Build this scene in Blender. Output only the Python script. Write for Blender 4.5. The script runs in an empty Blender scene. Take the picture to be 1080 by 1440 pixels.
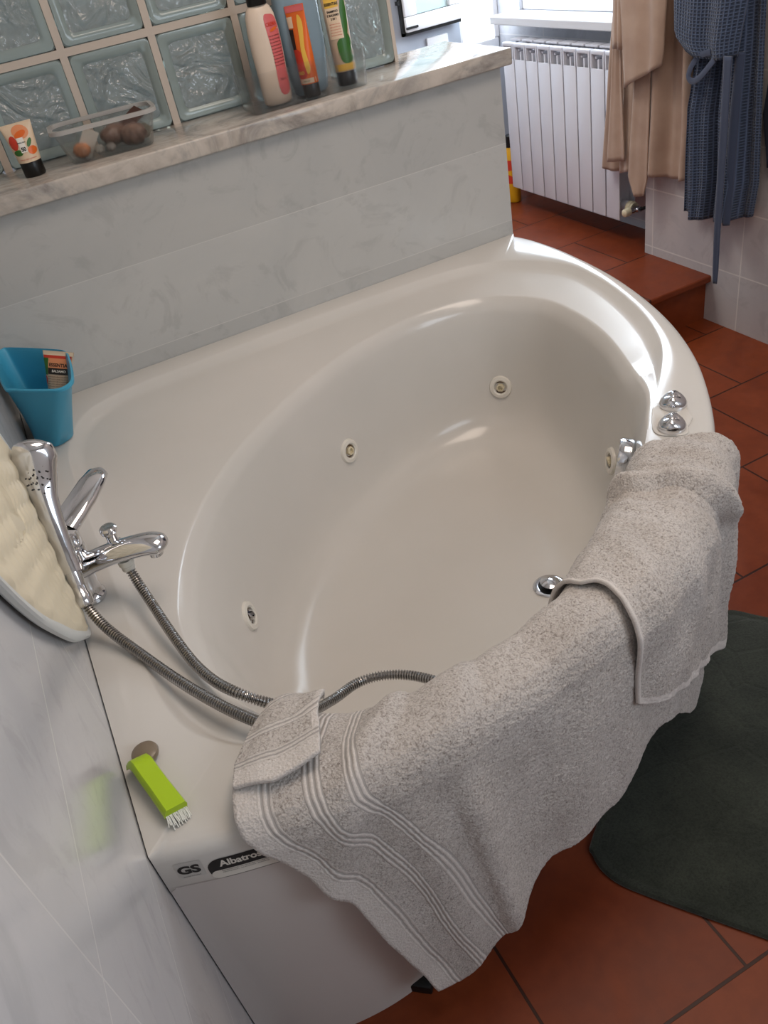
import bpy, bmesh, math, random
from math import sin, cos, pi, radians, sqrt, atan2, exp
from mathutils import Vector, Matrix, noise
random.seed(7)
V = Vector
# ------------------------------------------------------------------ tub outlines (plan view, metres; corner of the room at the origin)
CX, CY = 0.72, -0.72
def catmull(pts, n=14, closed=True):
    out = []; m = len(pts)
    for i in range(m if closed else m-1):
        g = (lambda k: pts[k % m]) if closed else (lambda k: pts[max(0, min(m-1, k))])
        p0, p1, p2, p3 = g(i-1), g(i), g(i+1), g(i+2)
        for k in range(n):
            t = k/n
            out.append(tuple(0.5*(2*b + (c-a)*t + (2*a-5*b+4*c-d)*t*t + (3*b-a-3*c+d)*t**3) for a, b, c, d in zip(p0, p1, p2, p3)))
    if not closed: out.append(tuple(pts[-1]))
    return out
def polar(pts):
    a = sorted((atan2(p[1]-CY, p[0]-CX), math.hypot(p[0]-CX, p[1]-CY)) for p in pts)
    a = [(a[-1][0]-2*pi, a[-1][1])] + a + [(a[0][0]+2*pi, a[0][1])]
    import bisect
    ks = [q[0] for q in a]
    def f(phi):
        phi = (phi+pi) % (2*pi) - pi
        i = max(1, min(len(a)-1, bisect.bisect(ks, phi)))
        (x0, r0), (x1, r1) = a[i-1], a[i]
        return r0 + (r1-r0)*((phi-x0)/(x1-x0) if x1 > x0 else 0)
    return f
FRONT = [(1.372,0),(1.388,-.08),(1.392,-.227),(1.372,-.436),(1.318,-.654),(1.24,-.831),(1.147,-.972),(1.043,-1.092),(.93,-1.185),(.80,-1.262),(.654,-1.318),(.436,-1.358),(.227,-1.362),(.1,-1.338),(0.0015,-1.305)]
outer_pts = catmull(FRONT, 12, False)
outer_pts += [(0.0015, -1.305*(1-k/40)) for k in range(1, 40)] + [(0.0015,-0.0015)] + [(1.372*k/40, -0.0015) for k in range(1, 40)]
O = polar(outer_pts)
E = polar(catmull([(.151,-.869),(.200,-.735),(.285,-.600),(.395,-.480),(.522,-.379),(.640,-.305),(.758,-.250),(.90,-.215),(1.011,-.216),(1.105,-.245),(1.165,-.300),(1.205,-.375),(1.212,-.468),(1.195,-.59),(1.156,-.708),(1.08,-.872),(1.003,-.965),(.938,-1.032),(.858,-1.098),(.748,-1.170),(.63,-1.236),(.52,-1.264),(.41,-1.280),(.32,-1.268),(.25,-1.238),(.195,-1.190),(.155,-1.12),(.138,-1.05),(.139,-.96)]))
L = polar(catmull([(.072,-1.0),(.070,-.70),(.068,-.45),(.075,-.27),(.120,-.150),(.217,-.085),(.45,-.07),(.70,-.065),(.95,-.07),(1.12,-.085),(1.23,-.13),(1.30,-.21),(1.338,-.298),(1.336,-.40),(1.314,-.515),(1.275,-.64),(1.23,-.735),(1.185,-.80),(1.12,-.870),(1.035,-.957),(.965,-1.022),(.874,-1.104),(.76,-1.182),(.64,-1.250),(.53,-1.280),(.42,-1.296),(.32,-1.293),(.235,-1.270),(.170,-1.235),(.115,-1.185),(.083,-1.12)]))
def PT(phi, r, z): return V((CX + r*cos(phi), CY + r*sin(phi), z))
# ------------------------------------------------------------------ towel path over the front rim: t=0 at outer top edge, t<0 inwards, t>0 down the outside
def tw_path(phi):
    o, e = O(phi), E(phi)
    p = [(e-.060,.30),(e-.045,.40),(e-.025,.50),(e-.012,.54),(e-.002,.563),(e+.010,.577),(e+.02,.583),(o-.03,.586),(o-.012,.583),(o-.001,.572),(o+.006,.555),(o+.008,.52),(o+.010,.40),(o+.008,.2),(o-.01,.0)]
    return p
def tw(phi, t, off=0.0):
    p = tw_path(phi)
    s = [0]
    for a, b in zip(p, p[1:]): s.append(s[-1]+math.hypot(b[0]-a[0], b[1]-a[1]))
    s0 = s[9]; q = t+s0
    q = max(0, min(s[-1]-1e-6, q))
    def at(q):
        q = max(0, min(s[-1]-1e-6, q))
        for i in range(len(p)-1):
            if q <= s[i+1]:
                f = (q-s[i])/(s[i+1]-s[i]); return (p[i][0]+(p[i+1][0]-p[i][0])*f, p[i][1]+(p[i+1][1]-p[i][1])*f)
        return p[-1]
    r, z = at(q); a = at(q-.012); b = at(q+.012)
    d = V((b[0]-a[0], b[1]-a[1]))
    if d.length > 1e-9: d.normalize()
    n = V((-d[1], d[0]))                    # outward of the tub surface
    if n[1] < -1e-6 and z > .57: n = -n
    return PT(phi, r + n[0]*off, z + n[1]*off)

# ------------------------------------------------------------------ basics
scn = bpy.context.scene
col = scn.collection
def lin(c): return tuple((x/12.92 if x <= .04045 else ((x+.055)/1.055)**2.4) for x in c)
def mat(name, rgb, rough=.5, metal=0., trans=0., ior=1.45, spec=.5, coat=0., alpha=1., sheen=0., srgb=True):
    m = bpy.data.materials.new(name); m.use_nodes = True
    b = m.node_tree.nodes['Principled BSDF']
    c = lin(rgb) if srgb else rgb
    b.inputs['Base Color'].default_value = (*c, 1)
    b.inputs['Roughness'].default_value = rough; b.inputs['Metallic'].default_value = metal
    b.inputs['Transmission Weight'].default_value = trans; b.inputs['IOR'].default_value = ior
    b.inputs['Specular IOR Level'].default_value = spec; b.inputs['Coat Weight'].default_value = coat
    b.inputs['Alpha'].default_value = alpha; b.inputs['Sheen Weight'].default_value = sheen
    return m
def nt(m): return m.node_tree, m.node_tree.nodes['Principled BSDF']
def N(t, typ, **kw):
    n = t.nodes.new(typ)
    for k, v in kw.items():
        if hasattr(n, k): setattr(n, k, v)
    return n
def coords(t, kind='Object', scale=(1,1,1), loc=(0,0,0), rot=(0,0,0)):
    tc = N(t, 'ShaderNodeTexCoord'); mp = N(t, 'ShaderNodeMapping')
    mp.inputs['Scale'].default_value = scale; mp.inputs['Location'].default_value = loc; mp.inputs['Rotation'].default_value = rot
    t.links.new(tc.outputs[kind], mp.inputs['Vector']); return mp.outputs['Vector']
def noise_tex(t, vec, scale, detail=3., rough=.5, dist=0.):
    n = N(t, 'ShaderNodeTexNoise'); n.inputs['Scale'].default_value = scale; n.inputs['Detail'].default_value = detail
    n.inputs['Roughness'].default_value = rough; n.inputs['Distortion'].default_value = dist
    t.links.new(vec, n.inputs['Vector']); return n.outputs['Fac']
def ramp(t, fac, stops):
    r = N(t, 'ShaderNodeValToRGB')
    e = r.color_ramp.elements
    while len(e) < len(stops): e.new(.5)
    for q, (p, c) in zip(e, stops): q.position = p; q.color = (*lin(c), 1)
    t.links.new(fac, r.inputs['Fac']); return r.outputs['Color']
def mixc(t, a, b, fac, mode='MIX'):
    m = N(t, 'ShaderNodeMix', data_type='RGBA', blend_type=mode)
    for s, v in ((6, a), (7, b)):
        if hasattr(v, 'is_linked') or not isinstance(v, tuple): t.links.new(v, m.inputs[s])
        else: m.inputs[s].default_value = (*lin(v), 1)
    if isinstance(fac, (int, float)): m.inputs[0].default_value = fac
    else: t.links.new(fac, m.inputs[0])
    return m.outputs[2]
def math_n(t, op, a, b=None):
    m = N(t, 'ShaderNodeMath', operation=op)
    for i, v in enumerate((a, b)):
        if v is None: continue
        if isinstance(v, (int, float)): m.inputs[i].default_value = v
        else: t.links.new(v, m.inputs[i])
    return m.outputs[0]
def bump(t, b, h, strength=.3, dist=.002):
    n = N(t, 'ShaderNodeBump'); n.inputs['Strength'].default_value = strength; n.inputs['Distance'].default_value = dist
    t.links.new(h, n.inputs['Height']); t.links.new(n.outputs['Normal'], b.inputs['Normal'])
def brick(t, vec, bw, rh, mortar, c1, c2, cm, offset=.5, freq=2, bias=0.):
    n = N(t, 'ShaderNodeTexBrick'); n.offset = offset; n.offset_frequency = freq; n.squash = 1
    i = n.inputs; i['Scale'].default_value = 1; i['Brick Width'].default_value = bw; i['Row Height'].default_value = rh
    i['Mortar Size'].default_value = mortar; i['Mortar Smooth'].default_value = .15; i['Bias'].default_value = bias
    i['Color1'].default_value = (*lin(c1), 1); i['Color2'].default_value = (*lin(c2), 1); i['Mortar'].default_value = (*lin(cm), 1)
    t.links.new(vec, i['Vector']); return n.outputs['Color'], n.outputs['Fac']

def link(o, parent=None):
    col.objects.link(o)
    if parent is not None: o.parent = parent; o.matrix_parent_inverse = parent.matrix_world.inverted() if parent.type != 'EMPTY' else Matrix.Translation(-parent.location)
    return o
def tag(o, label=None, cat=None, group=None, kind=None):
    if label: o['label'] = label
    if cat: o['category'] = cat
    if group: o['group'] = group
    if kind: o['kind'] = kind
    return o
def empty(name, loc, label, cat, group=None):
    o = bpy.data.objects.new(name, None); o.location = loc; o.empty_display_size = .05; col.objects.link(o)
    return tag(o, label, cat, group)
class MB:
    """collects shapes in one bmesh (world coordinates) and links them as one object"""
    def __init__(s): s.b = bmesh.new(); s.uv = s.b.loops.layers.uv.new('UVMap')
    def face(s, vs):
        try: return s.b.faces.new(vs)
        except ValueError: return None
    def box(s, lo, hi, M=None, bev=0, seg=2):
        x0,y0,z0 = lo; x1,y1,z1 = hi
        c = [(x0,y0,z0),(x1,y0,z0),(x1,y1,z0),(x0,y1,z0),(x0,y0,z1),(x1,y0,z1),(x1,y1,z1),(x0,y1,z1)]
        vs = [s.b.verts.new(M @ V(p) if M else V(p)) for p in c]
        fs = [s.face([vs[i] for i in q]) for q in ((0,3,2,1),(4,5,6,7),(0,1,5,4),(1,2,6,5),(2,3,7,6),(3,0,4,7))]
        if bev: bmesh.ops.bevel(s.b, geom=list({e for f in fs for e in f.edges}), offset=bev, segments=seg, profile=.5, affect='EDGES')
        return s
    def loft(s, rings, closed=True, cap0=True, cap1=True):
        R = [[s.b.verts.new(V(p)) for p in r] for r in rings]
        n = len(R[0])
        for j in range(len(R)-1):
            for i in range(n if closed else n-1):
                k = (i+1) % n; f = s.face([R[j][i], R[j][k], R[j+1][k], R[j+1][i]])
                if f:
                    us = [(i/n, j/(len(R)-1)), ((i+1)/n, j/(len(R)-1)), ((i+1)/n, (j+1)/(len(R)-1)), (i/n, (j+1)/(len(R)-1))]
                    for l, u in zip(f.loops, us): l[s.uv].uv = u
        if closed and cap0: s.face(R[0][::-1])
        if closed and cap1: s.face(R[-1])
        return s
    def lathe(s, prof, M=None, seg=32, cap=True):
        M = M or Matrix()
        return s.loft([[M @ V((r*cos(2*pi*i/seg), r*sin(2*pi*i/seg), z)) for i in range(seg)] for r, z in prof], True, cap, cap)
    def tube(s, pts, rad, seg=12, flat=None, cap=True, up=V((0,0,1))):
        rings = []; n = len(pts); side = None
        for i, p in enumerate(pts):
            p = V(p); d = (V(pts[min(n-1,i+1)])-V(pts[max(0,i-1)]))
            d = d.normalized() if d.length > 1e-9 else V((0,0,1))
            if side is None:
                side = d.cross(up);  side = side.normalized() if side.length > 1e-4 else d.orthogonal().normalized()
            side = (side - d*side.dot(d)).normalized(); u2 = d.cross(side)
            r = rad[i] if isinstance(rad, (list, tuple)) else rad
            ra, rb = r if isinstance(r, (list, tuple)) else (r, r)
            rings.append([p + side*(ra*cos(2*pi*k/seg)) + u2*(rb*sin(2*pi*k/seg)) for k in range(seg)])
        return s.loft(rings, True, cap, cap)
    def poly(s, pts, uvs=None):
        f = s.face([s.b.verts.new(V(p)) for p in pts])
        if uvs and f:
            for l, u in zip(f.loops, uvs): l[s.uv].uv = u
        return s
    def grid(s, fn, nu, nv, uvfn=None):
        G = [[s.b.verts.new(fn(i/nu, j/nv)) for i in range(nu+1)] for j in range(nv+1)]
        for j in range(nv):
            for i in range(nu):
                f = s.face([G[j][i], G[j][i+1], G[j+1][i+1], G[j+1][i]])
                for l, (a, b) in zip(f.loops, ((i,j),(i+1,j),(i+1,j+1),(i,j+1))):
                    l[s.uv].uv = uvfn(a/nu, b/nv) if uvfn else (a/nu, b/nv)
        return s
    def build(s, name, m, parent=None, smooth=True, ang=40, fix=True, flip=False):
        me = bpy.data.meshes.new(name)
        bmesh.ops.remove_doubles(s.b, verts=s.b.verts, dist=1e-6)
        if fix: bmesh.ops.recalc_face_normals(s.b, faces=s.b.faces)
        if flip: bmesh.ops.reverse_faces(s.b, faces=s.b.faces)
        for f in s.b.faces: f.smooth = smooth
        if smooth:
            for e in s.b.edges:
                if len(e.link_faces) == 2 and e.calc_face_angle(0) > radians(ang): e.smooth = False
        s.b.to_mesh(me); s.b.free()
        for q in (m if isinstance(m, list) else [m]): me.materials.append(q)
        return link(bpy.data.objects.new(name, me), parent)
def lerp(a, b, t): return a+(b-a)*t
def sm(t): t = max(0, min(1, t)); return t*t*(3-2*t)
def interp(tab, x):
    if x <= tab[0][0]: return tab[0][1]
    for (a, b), (c, d) in zip(tab, tab[1:]):
        if x <= c: return b+(d-b)*(x-a)/(c-a)
    return tab[-1][1]
def frame(origin, xd, yd):
    x = V(xd).normalized(); z = x.cross(V(yd)).normalized(); y = z.cross(x)
    return Matrix(((x[0],y[0],z[0],origin[0]),(x[1],y[1],z[1],origin[1]),(x[2],y[2],z[2],origin[2]),(0,0,0,1)))
def text_mesh(body, size, bold=0.):
    cu = bpy.data.curves.new('lettering', 'FONT'); cu.body = body; cu.size = size; cu.offset = bold; cu.resolution_u = 3
    cu.align_x = 'CENTER'; cu.align_y = 'CENTER'
    o = bpy.data.objects.new('lettering', cu); col.objects.link(o); bpy.context.view_layer.update()
    me = bpy.data.meshes.new_from_object(o.evaluated_get(bpy.context.evaluated_depsgraph_get()))
    bpy.data.objects.remove(o); return me
def text(name, body, size, fn, m, parent, bold=0., sx=1., shear=0.):
    me = text_mesh(body, size, bold)
    for v in me.vertices: v.co = fn(v.co.x*sx + v.co.y*shear, v.co.y)
    me.materials.clear(); me.materials.append(m)
    return link(bpy.data.objects.new(name, me), parent)

# ------------------------------------------------------------------ materials
M = {}
m = M['acrylic'] = mat('tub acrylic', (.82,.80,.775), .19, spec=.5, coat=.1)
t, b = nt(m); b.inputs['Coat Roughness'].default_value = .06
nz = noise_tex(t, coords(t), 3., 4.); t.links.new(ramp(t, nz, [(.3,(.81,.795,.77)),(.7,(.835,.815,.79))]), b.inputs['Base Color'])
M['panel'] = mat('tub panel', (.80,.77,.75), .35)
m = M['marble_tile'] = mat('marble tile', (.8,.79,.77), .22)
def marble_tiles(m, ax, bw, rh, loc, base=((.73,.73,.73),(.80,.79,.785)), joint=(.84,.83,.81), js=.0025, off=0.):
    t, b = nt(m)
    rot = (pi/2,0,0) if ax == 'y' else (pi/2,0,0)
    v = coords(t, 'Object')
    sx = N(t, 'ShaderNodeSeparateXYZ'); t.links.new(v, sx.inputs[0]); cb = N(t, 'ShaderNodeCombineXYZ')
    t.links.new(math_n(t, 'ADD', sx.outputs[0 if ax == 'y' else 1], loc[0]), cb.inputs[0]); t.links.new(math_n(t, 'ADD', sx.outputs[2], loc[1]), cb.inputs[1])
    c, f = brick(t, cb.outputs[0], bw, rh, js, (1,1,1), (.96,.96,.96), joint, off)
    n1 = noise_tex(t, v, 2.2, 6., .6, 1.2); n2 = noise_tex(t, v, 7., 8., .62, 2.5)
    veins = ramp(t, n2, [(.0,(.5,.5,.51)),(.36,(.66,.66,.665)),(.47,(1,1,1)),(1.,(1,1,1))])
    basec = ramp(t, n1, [(.35,base[0]),(.65,base[1])])
    cc = mixc(t, basec, veins, .16, 'MULTIPLY'); cc = mixc(t, cc, c, 1., 'MULTIPLY')
    cc = mixc(t, cc, joint, f)
    t.links.new(cc, b.inputs['Base Color'])
    inv = math_n(t, 'SUBTRACT', 1., f); bump(t, b, inv, .25, .001)
marble_tiles(M['marble_tile'], 'y', 2.8, .20, (.06,-.019), ((.745,.745,.735),(.78,.775,.76)), (.80,.795,.78), .0011)
m = M['marble_wall'] = mat('left marble tile', (.8,.79,.77), .16); marble_tiles(m, 'x', .52, .27, (.036,-.05), ((.76,.76,.77),(.81,.805,.805)), (.845,.84,.83), .0013)
m = M['tile_wall'] = mat('plain wall tile', (.75,.72,.72), .3)
marble_tiles(m, 'x', .415, .205, (.045+.415*3,-.195+.205*3), ((.72,.70,.70),(.76,.735,.73)), (.82,.80,.78), .0025, 0.)
M['paint'] = mat('white plaster', (.86,.85,.84), .8)
M['ceil'] = mat('ceiling paint', (.88,.86,.83), .9)
m = M['ledge'] = mat('ledge marble', (.8,.75,.7), .12)
t, b = nt(m); v = coords(t)
n1 = noise_tex(t, v, 5., 8., .65, 1.8); n2 = noise_tex(t, coords(t, 'Object', (1,2,1)), 16., 6., .6, 1.)
c = ramp(t, n1, [(.28,(.56,.54,.52)),(.40,(.68,.655,.63)),(.50,(.775,.74,.70)),(.75,(.83,.785,.745))])
t.links.new(mixc(t, c, ramp(t, n2, [(.3,(.78,.76,.75)),(.55,(1,1,1))]), .6, 'MULTIPLY'), b.inputs['Base Color'])
def terracotta(name, sx, sy, dark=1.):
    m = mat(name, (.5,.25,.15), .42, spec=.3); t, b = nt(m)
    v = coords(t, 'Object', loc=(sx, sy, 0))
    c, f = brick(t, v, .314, .314, .0028, (.455*dark,.200*dark,.095*dark), (.505*dark,.235*dark,.115*dark), (.22,.11,.07), .5)
    n = noise_tex(t, coords(t), 5.5, 7., .6, .6); n2 = noise_tex(t, coords(t), 30., 5., .6)
    cc = mixc(t, c, ramp(t, n, [(.3,(.80,.74,.74)),(.7,(1.,1.,1.))]), .8, 'MULTIPLY')
    cc = mixc(t, cc, ramp(t, n2, [(.35,(.86,.84,.84)),(.6,(1,1,1))]), .45, 'MULTIPLY')
    t.links.new(cc, b.inputs['Base Color'])
    r = ramp(t, n, [(.3,(.62,.62,.62)),(.7,(.72,.72,.72))]); t.links.new(r, b.inputs['Roughness'])
    hh = math_n(t, 'ADD', math_n(t, 'MULTIPLY', f, -1.), math_n(t, 'MULTIPLY', n2, .12)); bump(t, b, hh, .5, .0018); return m
M['cotto'] = terracotta('terracotta tile', -.538+.157+.314*5, .3105+.314*9)
M['cotto_step'] = terracotta('terracotta step tile', .11+.314*2, -.070+.314*2)
m = M['chrome'] = mat('chrome', (.86,.86,.87), .07, 1.); 
t, b = nt(m); nz = noise_tex(t, coords(t), 60., 4.); t.links.new(ramp(t, nz, [(.4,(.30,.30,.30)),(.75,(.42,.42,.42))]), b.inputs['Roughness'])
M['chrome'].node_tree.nodes['Principled BSDF'].inputs['Roughness'].default_value = .08
m = M['hose'] = mat('hose steel', (.66,.65,.64), .25, 1.); t, b = nt(m)
sx = N(t, 'ShaderNodeSeparateXYZ'); t.links.new(coords(t, 'UV'), sx.inputs[0])
M['dark'] = mat('black rubber', (.05,.05,.05), .5)
M['ring'] = mat('jet ring plastic', (.88,.86,.82), .25)
M['brown_dirt'] = mat('stained nozzle', (.42,.33,.25), .45)
M['bone'] = mat('ivory plastic', (.85,.80,.68), .35)
def terry(name, c1, c2, bscale=1., stripes=None, hem=None, edge=False):
    m = mat(name, c1, .95, spec=.15, sheen=.25); t, b = nt(m)
    v = coords(t, 'Object')
    n = noise_tex(t, v, 420.*bscale, 3., .7); n2 = noise_tex(t, v, 210.*bscale, 3., .6, .8); n3 = noise_tex(t, v, 9., 4.)
    vo = N(t, 'ShaderNodeTexVoronoi'); vo.inputs['Scale'].default_value = 300*bscale; t.links.new(v, vo.inputs['Vector'])
    f = math_n(t, 'ADD', math_n(t, 'MULTIPLY', n, .5), math_n(t, 'MULTIPLY', n2, .5))
    c = ramp(t, f, [(.34,c2),(.53,c1)])
    c = mixc(t, c, ramp(t, n3, [(.3,(.88,.87,.86)),(.7,(1,1,1))]), .7, 'MULTIPLY')
    h = math_n(t, 'ADD', f, math_n(t, 'MULTIPLY', vo.outputs['Distance'], .6))
    if stripes or hem:
        sx = N(t, 'ShaderNodeSeparateXYZ'); t.links.new(coords(t, 'UV'), sx.inputs[0])
        def band(lo, hi, out): 
            a = math_n(t, 'GREATER_THAN', out, lo); c2_ = math_n(t, 'LESS_THAN', out, hi); return math_n(t, 'MULTIPLY', a, c2_)
        flat = None
        for (k, lo, hi) in (hem or []):
            q = band(lo, hi, sx.outputs[k]); flat = q if flat is None else math_n(t, 'MAXIMUM', flat, q)
        for (lo, hi) in (stripes or []):
            q = band(lo, hi, sx.outputs[0]); flat = q if flat is None else math_n(t, 'MAXIMUM', flat, q)
        # thin ribs inside the flat woven bands
        rib = math_n(t, 'SINE', math_n(t, 'MULTIPLY', sx.outputs[0], 2*pi/.0062))
        inb = None
        for (lo, hi) in (stripes or []):
            q = band(lo, hi, sx.outputs[0]); inb = q if inb is None else math_n(t, 'MAXIMUM', inb, q)
        cflat = ramp(t, noise_tex(t, v, 500., 2.), [(.3,tuple(x*.97 for x in c1)),(.7,tuple(min(1,x*1.06) for x in c1))])
        if inb is not None:
            dk = math_n(t, 'MULTIPLY', inb, math_n(t, 'GREATER_THAN', rib, .35))
            cflat = mixc(t, cflat, tuple(x*.82 for x in c1), dk)
            h = mixf(t, h, math_n(t, 'ADD', math_n(t, 'MULTIPLY', rib, -.35), .1), inb)
        c = mixc(t, c, cflat, flat)
        h = mixf(t, h, math_n(t, 'MULTIPLY', h, .12), flat) if inb is None else h
    t.links.new(c, b.inputs['Base Color']); bump(t, b, h, .75, .0028)
    return m
def mixf(t, a, b, fac):
    m = N(t, 'ShaderNodeMix', data_type='FLOAT'); t.links.new(fac, m.inputs[0])
    for s, v in ((2, a), (3, b)):
        if isinstance(v, (int, float)): m.inputs[s].default_value = v
        else: t.links.new(v, m.inputs[s])
    return m.outputs[0]
TC1, TC2 = (.815,.785,.76), (.56,.52,.49)
M['towel_a'] = terry('grey terry towel with bands', TC1, TC2, 1., [(.022,.036),(.064,.083),(.108,.127)], [(0,-.1,.022)])
M['towel_b'] = terry('grey terry towel', TC1, TC2, 1., None, [(1,-.1,.022),(0,-.1,.007)])
M['towel_c'] = terry('folded terry corner', TC1, TC2, 1., [(.028,.042),(.070,.082),(.110,.122)], [(0,-.1,.026),(1,-.1,.008)])
m = M['mat_green'] = mat('green bath mat', (.19,.205,.175), .95, spec=.1, sheen=.3); t, b = nt(m)
v = coords(t); vo = N(t, 'ShaderNodeTexVoronoi'); vo.inputs['Scale'].default_value = 9; vo.feature = 'DISTANCE_TO_EDGE'; t.links.new(v, vo.inputs['Vector'])
n = noise_tex(t, v, 260., 3., .7); n2 = noise_tex(t, v, 8., 5., .6)
t.links.new(mixc(t, ramp(t, n2, [(.3,(.155,.17,.145)),(.7,(.235,.25,.215))]), ramp(t, n, [(.3,(.7,.7,.7)),(.6,(1,1,1))]), .8, 'MULTIPLY'), b.inputs['Base Color'])
bump(t, b, math_n(t, 'ADD', math_n(t, 'MULTIPLY', math_n(t, 'MINIMUM', vo.outputs['Distance'], .05), 5.), math_n(t, 'MULTIPLY', n, .35)), .6, .004)

# ------------------------------------------------------------------ the room shell
def struct(name, mb, m, smooth=False, **k): return tag(mb.build(name, m, None, smooth, **k), kind='structure')
mb = MB(); mb.box((-.05,-3.1,-.06),(2.5,1.6,0)); struct('floor', mb, M['cotto'])
mb = MB()   # raised terracotta platform with a nosing
mb.box((.3,.10,0),(2.35,1.56,.140)); mb.box((.3,.078,.140),(2.35,1.56,.164), bev=.005); struct('floor_platform', mb, M['cotto_step'])
mb = MB(); mb.box((-.1,-3.1,0),(0,1.6,2.6)); struct('wall_left', mb, M['marble_wall'])
mb = MB(); mb.box((0,0,0),(1.372,.30,1.0)); struct('wall_partition', mb, M['marble_tile'])
mb = MB(); mb.box((2.19,-3.1,0),(2.45,.409,2.6)); struct('wall_right', mb, M['tile_wall'])
mb = MB(); y0, y1, z0, z1 = .50, 1.36, .90, 2.05      # niche wall with a window hole above the radiator
mb.box((2.345,.409,0),(2.45,1.6,z0)); mb.box((2.345,.409,z1),(2.45,1.6,2.6)); mb.box((2.345,.409,z0),(2.45,y0,z1)); mb.box((2.345,y1,z0),(2.45,1.6,z1))
m = M['niche_tile'] = mat('niche wall tile', (.8,.8,.82), .3); marble_tiles(m, 'x', .415, .205, (.045+.415*3,-.195+.205*3), ((.78,.79,.82),(.82,.83,.86)), (.86,.86,.87), .0025)
struct('wall_niche', mb, M['niche_tile'])
mb = MB(); mb.box((-.1,1.50,0),(2.14,1.6,2.6)); mb.box((2.14,1.50,0),(2.45,1.6,.76)); mb.box((2.14,1.50,2.0),(2.45,1.6,2.6)); struct('wall_back', mb, mat('pale blue grey wall', (.70,.73,.78), .6))
mb = MB(); mb.box((-.1,-3.2,0),(2.45,-3.1,2.6)); struct('wall_front', mb, M['paint'])
mb = MB(); mb.box((-.1,-3.2,2.6),(2.45,1.6,2.7)); struct('ceiling', mb, M['ceil'])
mb = MB(); mb.box((0,.19,1.4325),(1.199,.28,2.6)); struct('wall_above_glass', mb, M['paint'])
# window over the radiator: frame, sill, open sash
M['pvc'] = mat('white window plastic', (.93,.93,.94), .3)
mb = MB()
for lo, hi in (((2.36,y0,z0),(2.42,y1,z0+.06)), ((2.36,y0,z1-.06),(2.42,y1,z1)), ((2.36,y0,z0+.06),(2.42,y0+.06,z1-.06)), ((2.36,y1-.06,z0+.06),(2.42,y1,z1-.06))): mb.box(lo, hi, bev=.006)
struct('window_1', mb, M['pvc'])
mb = MB(); mb.box((2.225,.50,.872),(2.345,1.40,.902), bev=.004); struct('trim_1', mb, mat('window sill stone', (.86,.86,.87), .3))
mb = MB()
for lo, hi in (((2.14,1.52,.76),(2.34,1.56,.80)), ((2.14,1.52,1.96),(2.34,1.56,2.0)), ((2.14,1.52,.80),(2.165,1.56,1.96)), ((2.32,1.52,.80),(2.3445,1.56,1.96))): mb.box(lo, hi, bev=.004)
struct('window_2', mb, M['pvc'])
wl = empty('window_sash', (2.0,1.46,.906), 'white open window sash with black rubber edge folded against the far wall', 'window')
mb = MB()
x0, x1, zz0, zz1 = 1.868, 2.128, .915, 1.98
for lo, hi in (((x0,1.445,zz0),(x1,1.49,zz0+.055)), ((x0,1.445,zz1-.075),(x1,1.49,zz1)), ((x0,1.445,zz0+.055),(x0+.055,1.49,zz1-.055)), ((x1-.055,1.445,zz0+.055),(x1,1.49,zz1-.055))): mb.box(lo, hi, bev=.005)
mb.build('sash_frame', M['pvc'], wl)
mb = MB(); mb.box((x0-.012,1.46,zz0-.012),(x1,1.478,zz0)); mb.box((x0-.012,1.46,zz0-.012),(x0,1.478,zz1)); mb.box((x0-.003,1.439,zz0+.012),(x0+.05,1.446,zz0+.020))
for k in range(4): mb.box((x0-.020,1.457,zz0+.10+.03*k),(x0-.010,1.481,zz0+.113+.03*k))
mb.build('rubber_gasket', M['dark'], wl)
M['pane'] = mat('reflection tinted window glass', (.86,.95,.96), .04, trans=.25)  # pale cyan base colour stands in for the outside reflected in the pane
mb = MB(); mb.box((x0+.05,1.462,zz0+.05),(x1-.05,1.470,zz1-.05)); mb.build('window_pane', M['pane'], wl)

mb = MB(); mb.box((1.975,1.488,.70),(2.075,1.4995,.872), bev=.003); tag(mb.build('wall_panel', M['pvc'], None), 'small white square panel on the far wall below the open window sash', 'panel')
# ------------------------------------------------------------------ marble ledge
mb = MB(); mb.box((.0005,-.0226,1.0),(1.396,.302,1.0375), bev=.004, seg=3)
tag(mb.build('marble_ledge', M['ledge'], None), 'grey veined marble ledge capping the tiled half wall behind the bathtub', 'ledge')

# ------------------------------------------------------------------ glass blocks and mortar
m = M['gb'] = mat('glass block rim', (.70,.755,.735), .12, trans=.45, ior=1.45); t, b = nt(m)
m = M['gbw'] = mat('glass block wavy face', (.86,.89,.87), .07, trans=.72, ior=1.45, spec=.8); t, b = nt(m)
v = coords(t, 'Object', (1,1,1)); n = noise_tex(t, v, 11., 2., .5, 2.2); n2 = noise_tex(t, v, 32., 2., .5, 1.)
bump(t, b, math_n(t, 'ADD', n, math_n(t, 'MULTIPLY', n2, .25)), 1., .03)
M['mortar'] = mat('block mortar', (.80,.75,.70), .8)
a0, LZ = .1988, 1.0375
mb = MB()
for k in range(-1, 6):
    xk = a0+.2*k; mb.box((max(.0005,xk-.0085),.203,LZ),(xk+.0085 if k < 5 else xk+.001,.272,LZ+.395))
for z in (LZ+.195, LZ+.390): mb.box((.0005,.2025,z-.008),(1.195,.2725,z+.008))
tag(mb.build('wall_mortar', M['mortar'], None, False), kind='structure')
names = {(-1,0):'at the left wall behind the black capped tube',(0,0):'behind the left food box part',(1,0):'behind the right end of the plastic food box',(2,0):'between the plastic food box and the white bottle',(3,0):'behind the white bottle and blue bottle',(4,0):'at the open right end of the glass wall',
         (-1,1):'at the top left edge of the photo',(0,1):'second from the left wall',(1,1):'third from the left wall',(2,1):'fourth from the left wall',(3,1):'fifth from the left wall, above the bottles',(4,1):'last one at the right end'}
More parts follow.
